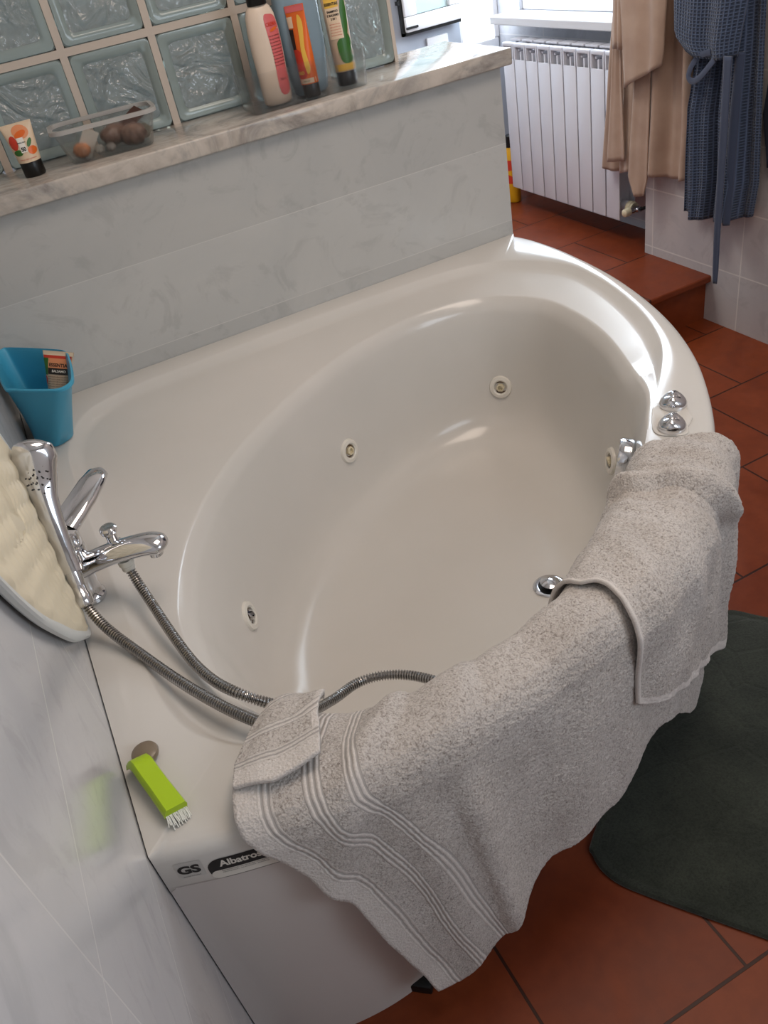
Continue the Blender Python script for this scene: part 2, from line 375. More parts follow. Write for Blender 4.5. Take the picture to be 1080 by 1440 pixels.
def block(k, j):
    x0, x1 = a0+.2*k+.0075, a0+.2*k+.1925; z0 = LZ+.195*j+(.0005 if j == 0 else .0075); z1 = LZ+.195*(j+1)-.0075
    if k == -1: x0 = .006
    mb = MB(); prof = [(0,.208),(.003,.200),(.012,.1985)]
    def ring(ins, y): 
        r = .012; pts = []
        for cx_, cz_, a in ((x1-ins-r, z1-ins-r, 0), (x0+ins+r, z1-ins-r, 90), (x0+ins+r, z0+ins+r, 180), (x1-ins-r, z0+ins+r, 270)):
            for q in range(5): w = radians(a+q*22.5); pts.append((cx_+r*cos(w), y, cz_+r*sin(w)))
        return pts
    rings = [ring(0,.268), ring(0,.208), ring(.003,.2005), ring(.016,.1985), ring(.021,.2035), ring(.024,.2055)]
    mb.loft(rings, True, True, False)
    o = mb.build('glass_block', M['gb'], None, ang=50)
    mb = MB()
    mb.grid(lambda u, w: V((lerp(x0+.023,x1-.023,u), .2050-.004*(1-abs(2*u-1)**4)*(1-abs(2*w-1)**4), lerp(z0+.023,z1-.023,w))), 10, 10)
    mb.grid(lambda u, w: V((lerp(x0+.012,x1-.012,u), .262, lerp(z0+.012,z1-.012,w))), 4, 4)
    mb.build('wavy_face', M['gbw'], o, fix=False)
    tag(o, 'glass block of the %s row, %s' % ( 'bottom' if j == 0 else 'upper', names[(k,j)]), 'glass block', 'wavy glass blocks above the marble ledge')
for j in range(2):
    for k in range(-1, 5): block(k, j)

# ------------------------------------------------------------------ corner bathtub
angs = sorted(set([radians(-180+i*.5) for i in range(720)] + [atan2(p[1]-CY, p[0]-CX) for p in ((0.0015,-0.0015),(1.372,-.0015),(0.0015,-1.305))]))
def onfront(phi):   # 1 on the free rim, 0 against the walls
    x, y, _ = PT(phi, O(phi), 0); return 1. if (x > .004 and y < -.004) else 0.
def EF(phi):      # the two rounded ends of the basin slope more than its long sides
    return 1.+.75*max(0, cos(phi-radians(-135)-radians(-30) if False else phi-radians(-150)))**3 + .35*max(0, cos(phi-radians(35)))**3
def tub_ring(kind, a=0., z=0.):
    r = []
    for phi in angs:
        e, l, o = E(phi), L(phi), O(phi); l = max(l, e+.010); l = min(l, o-.012); w = onfront(phi); g = l-e
        dep = .024*sm((g-.008)/.07); d = min(.03, g/3)
        if kind == 'b': r.append(PT(phi, e-a*EF(phi), z))
        elif kind == 'c':
            rr, zz = {0:(e-.001, .580-dep-.009), 1:(e+.003, .580-dep-.003), 2:(e+.010 if g > .05 else e+.35*g, .580-dep), 3:(l-d, .580-dep*.95), 4:(l-d*.45, .580-dep*.62), 5:(l, .580-dep*.12), 6:(l+.005, .5805)}[a]
            r.append(PT(phi, rr, zz))
        else: r.append(PT(phi, o-a*w, z if w else max(z, .5)))
    return r
rings = []
for s_, z in ((.012,.2),(.15,.200),(.35,.200),(.55,.201),(.75,.202),(.9,.2035)): rings.append([PT(p, (E(p)-.17*EF(p))*s_, z) for p in angs])
BT_ = [(.204,.16),(.210,.128),(.219,.104),(.232,.083),(.250,.067),(.275,.055),(.31,.046),(.36,.037),(.42,.029),(.48,.021),(.52,.014),(.540,.008)]
for z, ins in BT_: rings.append(tub_ring('b', ins, z))
for k in range(7): rings.append(tub_ring('c', k))
for ins, z in ((.030,.5800),(.018,.5790),(.009,.5755),(.003,.5690),(.0,.560),(.0,.512),(.003,.504),(.010,.500),(.028,.500)): rings.append(tub_ring('o', ins, z))
tub = empty('corner_bathtub', (.72,-.72,0), 'large white corner whirlpool bathtub with curved front against two tiled walls', 'bathtub')
mb = MB(); mb.loft(rings, True, True, False)
shell = mb.build('tub_shell', M['acrylic'], tub, ang=60)

# front panel
fa = [p for p in angs if onfront(p)]
def pin(phi):   # how far the panel bottom is set back
    x = PT(phi, O(phi), 0); return .006+.095*sm(min(x[0], -x[1])/.62)
def panpt(p, z):
    q = PT(p, O(p)-.008-pin(p)*sm((.50-z)/.42), z)
    if p == fa[0]: q[0] = .0012
    return q
mb = MB(); mb.loft([[panpt(p, z) for p in fa] for z in (.502,.47,.42,.36,.3,.24,.18,.12,.06,.0)], False)
mb.build('front_panel', M['panel'], tub, fix=False, flip=False)
mb = MB(); phi = radians(-129.2)
for dphi in (-1.6, 1.6):
    pass
p = V((.252,-1.326,.020)); d = V((cos(phi), sin(phi), 0))
mb.box((-.020,-.02,.0),(.020,.016,.024), frame(p, (-sin(phi),cos(phi),0), (-cos(phi)*-1,-sin(phi)*-1,0)) , bev=.004)
mb.build('black_wedge', M['dark'], tub)  # small black wedge at the bottom of the front panel
# whirlpool jets
def wallpt(phi, z):
    return PT(phi, E(phi)-interp(BT_, z)*EF(phi), z)
def wallframe(x, y, z):
    phi = atan2(y-CY, x-CX); p = wallpt(phi, z); a = wallpt(phi-.02, z); c = wallpt(phi+.02, z); u = wallpt(phi, z+.02); d = wallpt(phi, z-.02)
    tx = (c-a).normalized(); n = tx.cross(u-d).normalized()
    if n.dot(V((CX,CY,z))-p) < 0: n = -n
    up = V((0,0,1)); y_ = (up-n*up.dot(n)).normalized(); x_ = y_.cross(n)
    return Matrix(((x_[0],y_[0],n[0],p[0]),(x_[1],y_[1],n[1],p[1]),(x_[2],y_[2],n[2],p[2]),(0,0,0,1)))
for i, (x, y) in enumerate(((.250,-.735),(.652,-.335),(1.080,-.335),(1.098,-.775))):
    F = wallframe(x, y, .333 if i == 2 else .352)
    mb = MB(); mb.lathe([(.0160,-.002),(.0165,.005),(.020,.0075),(.0275,.006),(.0300,.001),(.0300,-.012)], F, 32, False)
    jet = mb.build('whirlpool_jet', M['ring'], tub)
    mb = MB(); mb.lathe([(.0168,-.004),(.0160,.0005),(.001,-.001)], F, 28, True); mb.build('jet_socket', M['brown_dirt'], jet)
    mb = MB(); tilt = F @ Matrix.Rotation(.25*(i-1.5), 4, 'X')
    mb.lathe([(.0108,.0),(.0108,.008),(.0068,.009),(.0062,.003)], tilt, 6, True); mb.build('jet_nozzle', M['bone'] if i != 0 else M['chrome'], jet)
# overflow control disc on the front wall
F = wallframe(1.0,-.935,.478); F = F @ Matrix.Translation((0,0,-.002))
mb = MB(); mb.lathe([(.030,-.004),(.0375,.004),(.0385,.008),(.0385,.026),(.036,.0300),(.0,.031)], F, 44, True); mb.build('overflow_knob', M['chrome'], tub)
# drain with pop up plug
p = V((.838,-.878,.2035))
mb = MB(); mb.lathe([(.034,-.002),(.034,.002),(.030,.004),(.024,.003),(.022,-.001)], Matrix.Translation(p), 40, False); drain = mb.build('drain', M['chrome'], tub)
mb = MB(); mb.lathe([(.0225,.0005),(.0,.0007)], Matrix.Translation(p), 30, False); mb.build('drain_hole', M['dark'], drain)
mb = MB(); mb.lathe([(.008,0),(.008,.010),(.019,.011),(.0195,.014),(.012,.0175),(.0,.0185)], Matrix.Translation(p), 36, True); mb.build('drain_plug', M['chrome'], drain)
# two chrome control knobs on a pale plate
def arcframe(x, y, z):
    phi = atan2(y-CY, x-CX); n = V((cos(phi), sin(phi), 0)); return frame((x,y,z), (-n[1],n[0],0), (n[0]*-1,n[1]*-1,0)), phi
Fk, _ = arcframe(1.035,-.997,.5812)
if Fk.col[2][2] < 0: Fk = frame((1.035,-.997,.5812), Fk.col[0][:3], -V(Fk.col[1][:3]))
mb = MB(); prof = []
for i in range(64):
    w = 2*pi*i/64; r = .047*abs(cos(w))**.7 if False else 1
    x = .056*(abs(cos(w))**.55)*(1 if cos(w) > 0 else -1); y = .034*(abs(sin(w))**.6)*(1 if sin(w) > 0 else -1)
    if y < 0: y *= (.78+.22*abs(2*abs(x)/.056-1))
    prof.append((x, y))
mb.loft([[Fk @ V((x*s, y*s, z)) for x, y in prof] for s, z in ((1,0),(1,.0015),(.97,.0025))], True, True, True)
plate = mb.build('control_plate', mat('pale plastic plate', (.84,.82,.79), .25), tub)
for i, (x, y) in enumerate(((1.064,-.967),(1.013,-1.021))):
    K = frame((x,y,.5835), (.72,.69,0), (-.69,.72,0))
    mb = MB(); rings = []
    for rr, z in ((.0235,0),(.0238,.006),(.0215,.012),(.018,.0165),(.012,.0195),(.006,.0208),(.0005,.021)):
        rings.append([K @ V((rr*cos(q*2*pi/36)*(1.0+.10*(z/.02)*(1 if abs(sin(q*2*pi/36)) < .35 else -.4)), rr*sin(q*2*pi/36), z+.003*cos(2*q*2*pi/36)*(z/.02))) for q in range(36)])
    mb.loft(rings, True, True, True); kn = mb.build('control_knob', M['chrome'], tub, ang=60)
    mb = MB(); mb.tube([K @ V(q) for q in ((-.020,0,.010),(-.010,0,.020),(.0,0,.0235),(.010,0,.020),(.020,0,.010))], [(.002,.002),(.0045,.003),(.005,.0035),(.0045,.003),(.002,.002)], 10); mb.build('knob_grip', M['chrome'], kn)
    F2 = K @ Matrix.Translation((-.001, .0285, -.001))
    text('dial_mark', ('I','II')[i] if False else ('0','10')[i], .007, lambda a, c, F2=F2: F2 @ V((a, c, .0003)), M['dark'], plate)
# stickers on the front rim, bent around it
def S(u, v, lift=.0008):        # u metres along the rim from the left wall, v height
    x = u; best = None
    for p in fa:
        q = PT(p, O(p), 0)
        if best is None or abs(q[0]-x) < best[0]: best = (abs(q[0]-x), p) if q[1] < -1.2 else best
        if best is None: best = (9, p)
    # refine
    p = best[1]
    for _ in range(4):
        q = PT(p, O(p), 0); q2 = PT(p+.001, O(p+.001), 0); dx = (q2[0]-q[0])
        if abs(dx) > 1e-7: p += max(-.02, min(.02, (x-q[0])/dx*.001))
    return PT(p, O(p)+lift, v)
M['ink'] = mat('black print', (.05,.05,.05), .4); M['label_white'] = mat('white label', (.86,.84,.80), .4)
def flat(pts, name, m, parent, lift):     # a plan shape cut into strips and bent on the rim
    me = bpy.data.meshes.new(name); bm = bmesh.new(); vs = [bm.verts.new((a, c, 0)) for a, c in pts]; bm.faces.new(vs)
    xs = [p[0] for p in pts]
    for k in range(1, 12):
        x = lerp(min(xs), max(xs), k/12); bmesh.ops.bisect_plane(bm, geom=bm.verts[:]+bm.edges[:]+bm.faces[:], plane_co=(x,0,0), plane_no=(1,0,0))
    for v in bm.verts: v.co = S(v.co.x, v.co.y, lift)
    bm.to_mesh(me); bm.free(); me.materials.append(m); return link(bpy.data.objects.new(name, me), parent)
def capsule(x0, x1, z0, z1, rl, rr, sk=0.):
    pts = []
    for cx_, cz_, r, a in ((x1-rr,z1-rr,rr,0),(x0+rl,z1-rl,rl,90),(x0+rl,z0+rl,rl,180),(x1-rr,z0+rr,rr,270)):
        for q in range(7): w = radians(a+q*15); pts.append((cx_+r*cos(w), cz_+r*sin(w)))
    return pts
gs = flat(capsule(.0205,.0500,.524,.556,.002,.002), 'safety_sticker', mat('silvery sticker', (.76,.75,.73), .3), tub, .0006)
text('sticker_lettering', 'GS', .021, lambda a, c: S(.0345+a, .540+c, .0010), M['ink'], gs, .0010, 1.0)
text('sticker_print', 'geprufte Sicherheit', .0026, lambda a, c: S(.0350+a, .5278+c, .0010), M['ink'], gs)
bs = flat(capsule(.0540,.1560,.5100,.5490,.0165,.004), 'brand_sticker', M['ink'], tub, .0006)
flat(capsule(.0550,.1550,.5110,.5265,.0075,.003), 'sticker_field', M['label_white'], bs, .0009)
flat([(.126,.5268),(.121,.533),(.122,.541),(.128,.5478),(.155,.5478),(.155,.5268)], 'sticker_field', M['label_white'], bs, .0009)
text('sticker_lettering', 'Albatros', .0165, lambda a, c: S(.0925+a, .5385+c, .0010), M['label_white'], bs, .0005, .84)
for k in range(2): text('sticker_print', 'IDROMASSAGGIO - VIA VALCELLINA - SPILIMBERGO', .0026, lambda a, c, k=k: S(.0950+a, .5245-k*.0034+c, .0012), M['ink'], bs, 0, .9)
for k in range(4): text('sticker_print', 'MOD. 230 V 50 Hz', .0028, lambda a, c, k=k: S(.1400+a, .5445-k*.0042+c, .0012), M['ink'], bs, 0, .9)

# ------------------------------------------------------------------ towels over the front rim
def pl(tab, t):      # polyline by fraction of its length, smoothed
    return interp2(tab, t)
def interp2(pts, t):
    L_ = [0]
    for a, b in zip(pts, pts[1:]): L_.append(L_[-1]+math.hypot((b[0]-a[0])*.015, b[1]-a[1]))
    q = t*L_[-1]
    for i in range(len(pts)-1):
        if q <= L_[i+1]+1e-9:
            f = (q-L_[i])/(L_[i+1]-L_[i]) if L_[i+1] > L_[i] else 0; return (lerp(pts[i][0],pts[i+1][0],f), lerp(pts[i][1],pts[i+1][1],f))
    return pts[-1]
def coons(left, right, bottom, inner):
    c00, c01, c10, c11 = left[0], left[-1], right[0], right[-1]
    def f(a, b):
        l, r, d, u = interp2(left, b), interp2(right, b), interp2(bottom, a), interp2(inner, a)
        return tuple((1-a)*l[k]+a*r[k]+(1-b)*u[k]+b*d[k]-((1-a)*(1-b)*c00[k]+a*(1-b)*c10[k]+(1-a)*b*c01[k]+a*b*c11[k]) for k in (0,1))
    return f
def hill(x, c, w): return exp(-((x-c)/w)**2)
def nz3(p, s): return noise.noise(V(p)*s)
def towel(name, m, f, offfn, wu, wv, nu, nv, parent=None, thick=.006, rough=.0016, hem=True):
    def pos(a, b):
        phi, t = f(a, b); off = offfn(a, b, phi, t)
        p = tw(radians(phi), t, off)
        n = tw(radians(phi), t, off+.01)-p
        return p + n.normalized()*(rough*(sm((a*wu-.016)/.008) if hem else 1)*nz3(p, 210.)+.0005*nz3(p, 38.))
    mb = MB(); mb.grid(pos, nu, nv, lambda a, b: (a*wu, (1-b)*wv))
    o = mb.build(name, m, parent, fix=False)
    so = o.modifiers.new('thickness', 'SOLIDIFY'); so.thickness = thick; so.offset = 0.
    return o
hemL = catmull([(-137.,-.255),(-137.2,-.18),(-136.9,-.10),(-136.2,-.055),(-135.2,-.022),(-133.2,.024),(-131.3,.086),(-129.4,.160),(-128.3,.228),(-127.4,.306),(-126.0,.400),(-124.6,.486)], 4, False)
botL = catmull([(-124.6,.486),(-121.6,.494),(-118.6,.462),(-115.4,.440),(-113.4,.388),(-110.2,.352),(-106,.345),(-103,.348),(-98.5,.345),(-96,.315),(-92,.285),(-86,.29),(-80,.345),(-75,.40),(-69,.425)], 4, False)
rgtL = [(-70,-.165),(-70,-.1),(-69.5,.1),(-69,.425)]
innL = [(-137.,-.255),(-130,-.235),(-122,-.175),(-110,-.155),(-100,-.155),(-70,-.165)]
f1 = coons(hemL, rgtL, botL, innL)
def off1(a, b, phi, t):
    o = .008
    hang = sm((t+.01)/.12)
    # long soft folds running down the outside
    o += hang*(.019*hill(phi,-116.6+8*(t-.2),1.6) + .012*hill(phi,-121.5+6*(t-.2),2.0) - .004*hill(phi,-111,2.5) + .010*hill(phi,-104-10*(t-.2),3.6) + .010*hill(phi,-96,3.2) + .008*hill(phi,-86,4) + .006*hill(phi,-78,4))
    o += hang*max(0, t-.15)*.03
    # creases near the folded corner and across the rim
    o += .010*hill(phi+22*t,-127.0,1.4)*sm((t+.14)/.05)*sm((.24-t)/.1)
    o -= .004*hill(phi+22*t,-124.6,1.2)*sm((.24-t)/.1)
    o += .006*hill(t,-.035,.04)*(.55+.45*sin(phi*.42))*sm((phi+128)/10)
    # raised roll at the inner side towards towel two
    o += .003*sm((phi+112)/16)*hill(t,-.045,.05)
    o += .0030*noise.noise(V((phi*.22, t*7, 1.3)))*2
    o += .015*sm((-115-phi)/2.5)*hill(t,-.045,.055)
    o += .012*hill(t, .49, .05)*hill(phi,-124,3)
    return max(.0045, o)
tA = towel('bath_towel', M['towel_a'], f1, off1, .86, .74, 230, 210)
tag(tA, 'large light grey terry towel with woven stripes draped over the bathtub front, corner folded back', 'towel')
# turned back corner of the big towel
fl = coons([(-136.9,-.175),(-137.1,-.12),(-136.6,-.075),(-135.6,-.044)][::-1] and [(-135.8,-.044),(-132.6,-.034),(-129.4,-.044)], [(-137.0,-.185),(-135.5,-.195),(-133.6,-.190)], [(-129.4,-.044),(-130.6,-.10),(-131.8,-.14),(-133.6,-.190)], [(-135.8,-.044),(-136.9,-.085),(-137.3,-.14),(-137.0,-.185)])
tF = towel('folded_corner', M['towel_c'], fl, lambda a, b, phi, t: .036+.006*hill(b,1,.25)-.006*hill(b,0,.18)+.004*hill(a,0,.15), .135, .105, 60, 50, tA, .006, .0008)
# second towel
l2 = catmull([(-102,-.155),(-101,-.11),(-99.3,-.075),(-96.5,-.042),(-95.5,-.006),(-95.3,.04),(-95.2,.145)], 4, False)
r2 = catmull([(-55.0,-.18),(-54.6,-.15),(-54.4,-.114),(-52.6,-.055),(-50.4,0),(-49.6,.05),(-50.2,.14),(-52.5,.25),(-55,.33),(-58.5,.385)], 4, False)
b2 = catmull([(-95.2,.145),(-92.8,.168),(-87,.205),(-80,.247),(-72,.300),(-66,.345),(-58.5,.385)], 4, False)
i2 = [(-102,-.155),(-75,-.165),(-55.0,-.18)]
f2 = coons(l2, r2, b2, i2)
def off2(a, b, phi, t):
    o = .015 if phi > -70 else .015+.012*sm((-70-phi)/10)*sm((t+.15)/.1)
    hang = sm((t)/.12)
    o += hang*(.008*hill(phi,-84,5)+.012*hill(phi,-70,4.5)+.020*hill(phi,-59,4)+.012*sm((phi+58)/6))
    # the pinched fold running outwards and down
    ln = -69.5+ (-.02-t)*-60 if t < .1 else -69.5+.12*60
    o += .022*hill(phi, -72.+(t+.10)*70, 2.0)*sm((t+.16)/.05)*sm((.10-t)/.06)
    o -= .013*hill(phi, -76.6+(t+.10)*70, 1.8)*sm((t+.16)/.05)*sm((.10-t)/.06)
    o += .008*hill(t, .02+.0*phi, .05)
    o += .004*noise.noise(V((phi*.25, t*8, 4.1)))*2
    o = max(.0145, o)
    return o*(1-.45*sm((-t-.05)/.05)*sm((phi+71)/5))
tB = towel('hand_towel', M['towel_b'], f2, off2, .58, .55, 200, 180)
tag(tB, 'smaller light grey terry towel on top, hanging over the rim beside the chrome knobs', 'towel')

# ------------------------------------------------------------------ faucet, hand shower, hose
fc = empty('bath_mixer_tap', (.033,-.79,.582), 'chrome mixer tap with lever and spout on the bathtub corner deck', 'tap')
mb = MB(); A = V((.031,-.795,.582))
mb.lathe([(.023,0),(.023,.006),(.0195,.010),(.0185,.03),(.022,.05),(.0245,.066),(.0255,.085),(.0255,.100),(.0235,.104)], Matrix.Translation(A), 32); mb.build('tap_body', M['chrome'], fc)
mb = MB()
mb.lathe([(.0235,.1045),(.0255,.108),(.0255,.122),(.023,.130),(.015,.134),(0,.135)], Matrix.Translation(A), 32)
mb.tube([A+V(q) for q in ((.006,.012,.128),(.022,.030,.134),(.048,.058,.140),(.070,.086,.145),(.084,.105,.147),(.090,.113,.147))], [(.024,.014),(.0265,.013),(.0255,.012),(.0235,.011),(.0185,.010),(.008,.005)], 24, up=V((-.35,-.45,.80)))
mb.build('tap_lever', M['chrome'], fc)
mb = MB(); sp = [V(q) for q in catmull([(.030,-.80,.648),(.055,-.808,.652),(.085,-.822,.661),(.115,-.836,.667),(.140,-.847,.669),(.154,-.853,.667),(.161,-.856,.662),(.164,-.8575,.657)], 5, False)]
mb.tube(sp, [(interp([(0,.023),(.15,.019),(.4,.021),(.6,.0225),(.8,.0215),(.9,.017),(1,.003)], i/(len(sp)-1)), interp([(0,.022),(.15,.017),(.4,.0165),(.6,.0155),(.8,.0135),(.9,.011),(1,.002)], i/(len(sp)-1))) for i in range(len(sp))], 24)
mb.lathe([(.011,0),(.011,.012)], Matrix.Translation((.148,-.852,.648)), 20)
mb.build('spout', M['chrome'], fc)
mb = MB(); mb.lathe([(.0125,0),(.0125,.004),(.0085,.006),(.0085,.022),(.0125,.024),(.0135,.027),(.0135,.032),(.011,.0345),(0,.035)], frame((.097,-.812,.668), (1,0,0), (0,1,.0)), 24); mb.build('diverter_knob', M['chrome'], fc)
mb = MB(); mb.lathe([(.0125,-.0),(.0125,-.010),(.0105,-.012),(.0105,-.020)][::-1], Matrix.Translation((.101,-.832,.650)), 24); mb.build('hose_outlet', M['ring'], fc)
mb = MB(); mb.tube([(.031,-.812,.655),(.030,-.830,.668),(.028,-.842,.680)], [(.009,.009),(.010,.010),(.008,.008)], 14)
mb.lathe([(.0155,-.010),(.0175,-.010),(.0175,.012),(.0155,.012),(.0155,-.010)], frame((.0265,-.845,.682), (1,0,0), V((.003,.030,.036)).cross(V((1,0,0)))), 24, False)
mb.build('shower_holder', M['chrome'], fc)
hs = empty('hand_shower', (.025,-.856,.66), 'chrome hand shower with nozzle head resting in the tap holder', 'shower')
mb = MB(); pts = catmull([(.0255,-.862,.655),(.0265,-.848,.682),(.0280,-.832,.702),(.0300,-.810,.733),(.0330,-.790,.764),(.0370,-.774,.790),(.042,-.762,.815),(.048,-.752,.838),(.0520,-.746,.850)], 5, False)
tabr = [(0,.0115),(.2,.0145),(.40,.0160),(.55,.019),(.68,.027),(.80,.0325),(.92,.027),(1,.006)]
tabt = [(0,.0115),(.2,.0125),(.45,.0120),(.62,.0125),(.75,.015),(.86,.016),(.94,.012),(1,.003)]
mb.tube(pts, [(interp(tabr, i/(len(pts)-1)), interp(tabt, i/(len(pts)-1))) for i in range(len(pts))], 24, up=V((.1,-.9,.45)))
hb = mb.build('shower_handle', M['chrome'], hs)
mb = MB(); mb.lathe([(.0125,-.022),(.014,-.020),(.014,-.004),(.0125,-.002),(.0125,.010)], frame((.0245,-.868,.648), (1,0,0), V((.003,.030,.036)).cross(V((1,0,0)))), 20)
mb.build('hose_nut', M['chrome'], hs)
# small black nozzles on the head
mb = MB(); hn = V((-.30,-.72,.50)).normalized()
cpt = V((.0365,-.776,.800)); ax_ = V((.30,.40,.86)); ax_ = (ax_-hn*ax_.dot(hn)).normalized(); bx_ = hn.cross(ax_)
for r, cnt in ((.006,5),(.013,9),(.020,12)):
    for k in range(cnt):
        w = 2*pi*k/cnt; q = cpt + ax_*r*1.15*cos(w) + bx_*r*sin(w) + hn*(.0158-.9*r*r/.030)
        mb.lathe([(.0012,-.002),(.0012,.0010)], frame(q, ax_, bx_), 6)
mb.build('spray_nozzles', M['dark'], hs)
def hose(name, pts, rad, parent=None):
    P_ = [V(p) for p in catmull(pts, 40, False)]
    L_ = [0]
    for a, b in zip(P_, P_[1:]): L_.append(L_[-1]+(b-a).length)
    tot = L_[-1]; step = .0011; n = int(tot/step); out = []; rr = []; i = 0
    for k in range(n+1):
        q = tot*k/n
        while i < len(L_)-2 and L_[i+1] < q: i += 1
        f = (q-L_[i])/max(1e-9, L_[i+1]-L_[i]); out.append(P_[i].lerp(P_[i+1], f)); rr.append(rad*(1+.17*(1 if (k % 4) < 2 else -1.1)))
    mb = MB(); mb.tube(out, rr, 12); return mb.build(name, M['hose'], parent, ang=30)
hz = [(.101,-.832,.634),(.105,-.855,.612),(.112,-.90,.594),(.120,-.96,.583),(.132,-1.03,.5735),(.148,-1.085,.573),(.170,-1.125,.571),(.200,-1.145,.550),(.245,-1.145,.500),(.290,-1.118,.465),(.338,-1.095,.448),(.375,-1.100,.445),(.410,-1.122,.445),(.440,-1.160,.448),(.462,-1.195,.445),(.468,-1.225,.455),(.450,-1.245,.485),(.425,-1.262,.54),(.405,-1.285,.583),(.385,-1.320,.5915),(.36,-1.330,.5915),(.28,-1.310,.5915),(.22,-1.265,.5915),(.183,-1.216,.5895),(.145,-1.150,.585),(.105,-1.065,.583),(.068,-.98,.590),(.042,-.925,.604),(.029,-.893,.622),(.0245,-.872,.642)]
tag(hose('shower_hose', hz, .0068), 'long ribbed steel shower hose looping over the bathtub deck into the basin', 'hose')

# ------------------------------------------------------------------ bath pillow mat leaning on the left wall
pm = empty('bumpy_bath_mat', (.012,-.94,.6), 'oval cream bumpy mat with white rim leaning on the left wall by the tap', 'mat')
ctr = V((-.985,.815)); axd = V((.62,-.785)).normalized(); axn = V((.785,.62)).normalized()
def mat_out(w, s=1.): 
    c, s_ = cos(w), sin(w); a = .255*s*(abs(c)**.82)*(1 if c > 0 else -1); b_ = .155*s*(abs(s_)**.85)*(1 if s_ > 0 else -1); return ctr + axd*a + axn*b_
matpts = catmull([(-.900,.592),(-.965,.640),(-1.045,.705),(-1.130,.790),(-1.200,.868),(-1.262,.955),(-1.30,1.03),(-1.28,1.10),(-1.19,1.14),(-1.05,1.12),(-.92,1.05),(-.80,.95),(-.71,.86),(-.675,.79),(-.70,.725),(-.77,.665),(-.83,.610),(-.866,.590)], 6)
mc = V((-.98,.85))
def mring(off, x): 
    r = []
    for y, z in matpts:
        d = V((y,z))-mc; r.append((x+.004*0, mc[0]+d[0]*(1-off/d.length), max(.5835, mc[1]+d[1]*(1-off/d.length))))
    return r
mb = MB(); mb.loft([mring(.004,.0045), mring(0,.007), mring(0,.012), mring(.004,.0145), mring(.014,.0145), mring(.018,.012)], True, True, True); mb.build('mat_rim', mat('white mat rim', (.82,.83,.82), .35), pm)
M['cream'] = mat('cream rubber', (.90,.85,.74), .45)
mb = MB(); 
def bumpy(ring_i, r):
    return r
rings = []
for k in range(34):
    off = .016 + k*.0085; r = []
    for y, z in matpts:
        d = V((y,z))-mc; s = max(.03, 1-off/d.length); yy, zz = mc[0]+d[0]*s, mc[1]+d[1]*s
        h = .0055*(abs(sin(yy*pi/.036))*abs(sin(zz*pi/.036+ (int(yy/.036) % 2)*pi/2)))**.6 if k else 0
        r.append((.0125+h, yy, max(.585, zz)))
    rings.append(r)
mb.loft(rings, True, False, True); mb.build('bumpy_surface', M['cream'], pm)

# ------------------------------------------------------------------ things on the tub deck
M['cup'] = mat('blue plastic', (.27,.64,.77), .38)
cup_b = [(.045,-.085),(.085,-.125),(.098,-.165),(.092,-.218),(.062,-.240),(.030,-.222),(.020,-.17),(.022,-.105)]
cup_t = [(.036,-.020),(.098,-.082),(.150,-.150),(.149,-.245),(.126,-.345),(.070,-.300),(.018,-.232),(.016,-.10)]
def rsmooth(pts, n=6):
    pts2 = []
    for i in range(len(pts)): pts2.append(pts[i])
    return catmull(pts2, n)
cup_bs = rsmooth([(.036,-.075),(.056,-.080),(.088,-.128),(.098,-.160),(.096,-.205),(.088,-.225),(.062,-.240),(.046,-.232),(.022,-.196),(.016,-.175),(.018,-.105),(.022,-.085)])
cup_ts = rsmooth([(.028,-.018),(.050,-.030),(.130,-.125),(.148,-.158),(.150,-.200),(.143,-.285),(.134,-.325),(.112,-.338),(.085,-.318),(.030,-.262),(.012,-.225),(.010,-.060)])
def cupring(f, z, s=0.):
    r = [(lerp(a[0],b_[0],f), lerp(a[1],b_[1],f)) for a, b_ in zip(cup_bs, cup_ts)]
    c = (sum(p[0] for p in r)/len(r), sum(p[1] for p in r)/len(r))
    return [(max(.003, c[0]+(p[0]-c[0])*(1-s)), c[1]+(p[1]-c[1])*(1-s), z) for p in r]
mb = MB(); mb.loft([cupring(0,.5815,.06),cupring(0,.583),cupring(.25,.622),cupring(.5,.661),cupring(.75,.70),cupring(.97,.735),cupring(1.02,.736,-.02),cupring(1.02,.740,-.02),cupring(1.,.742,.015),cupring(.97,.735,.045),cupring(.5,.661,.05),cupring(.05,.588,.07)], True, True, True)
tag(mb.build('plastic_cup', M['cup'], None), 'blue tapered plastic cup standing in the corner on the bathtub deck', 'cup')
def tube_label(parent, F, w, h, fn=None): pass
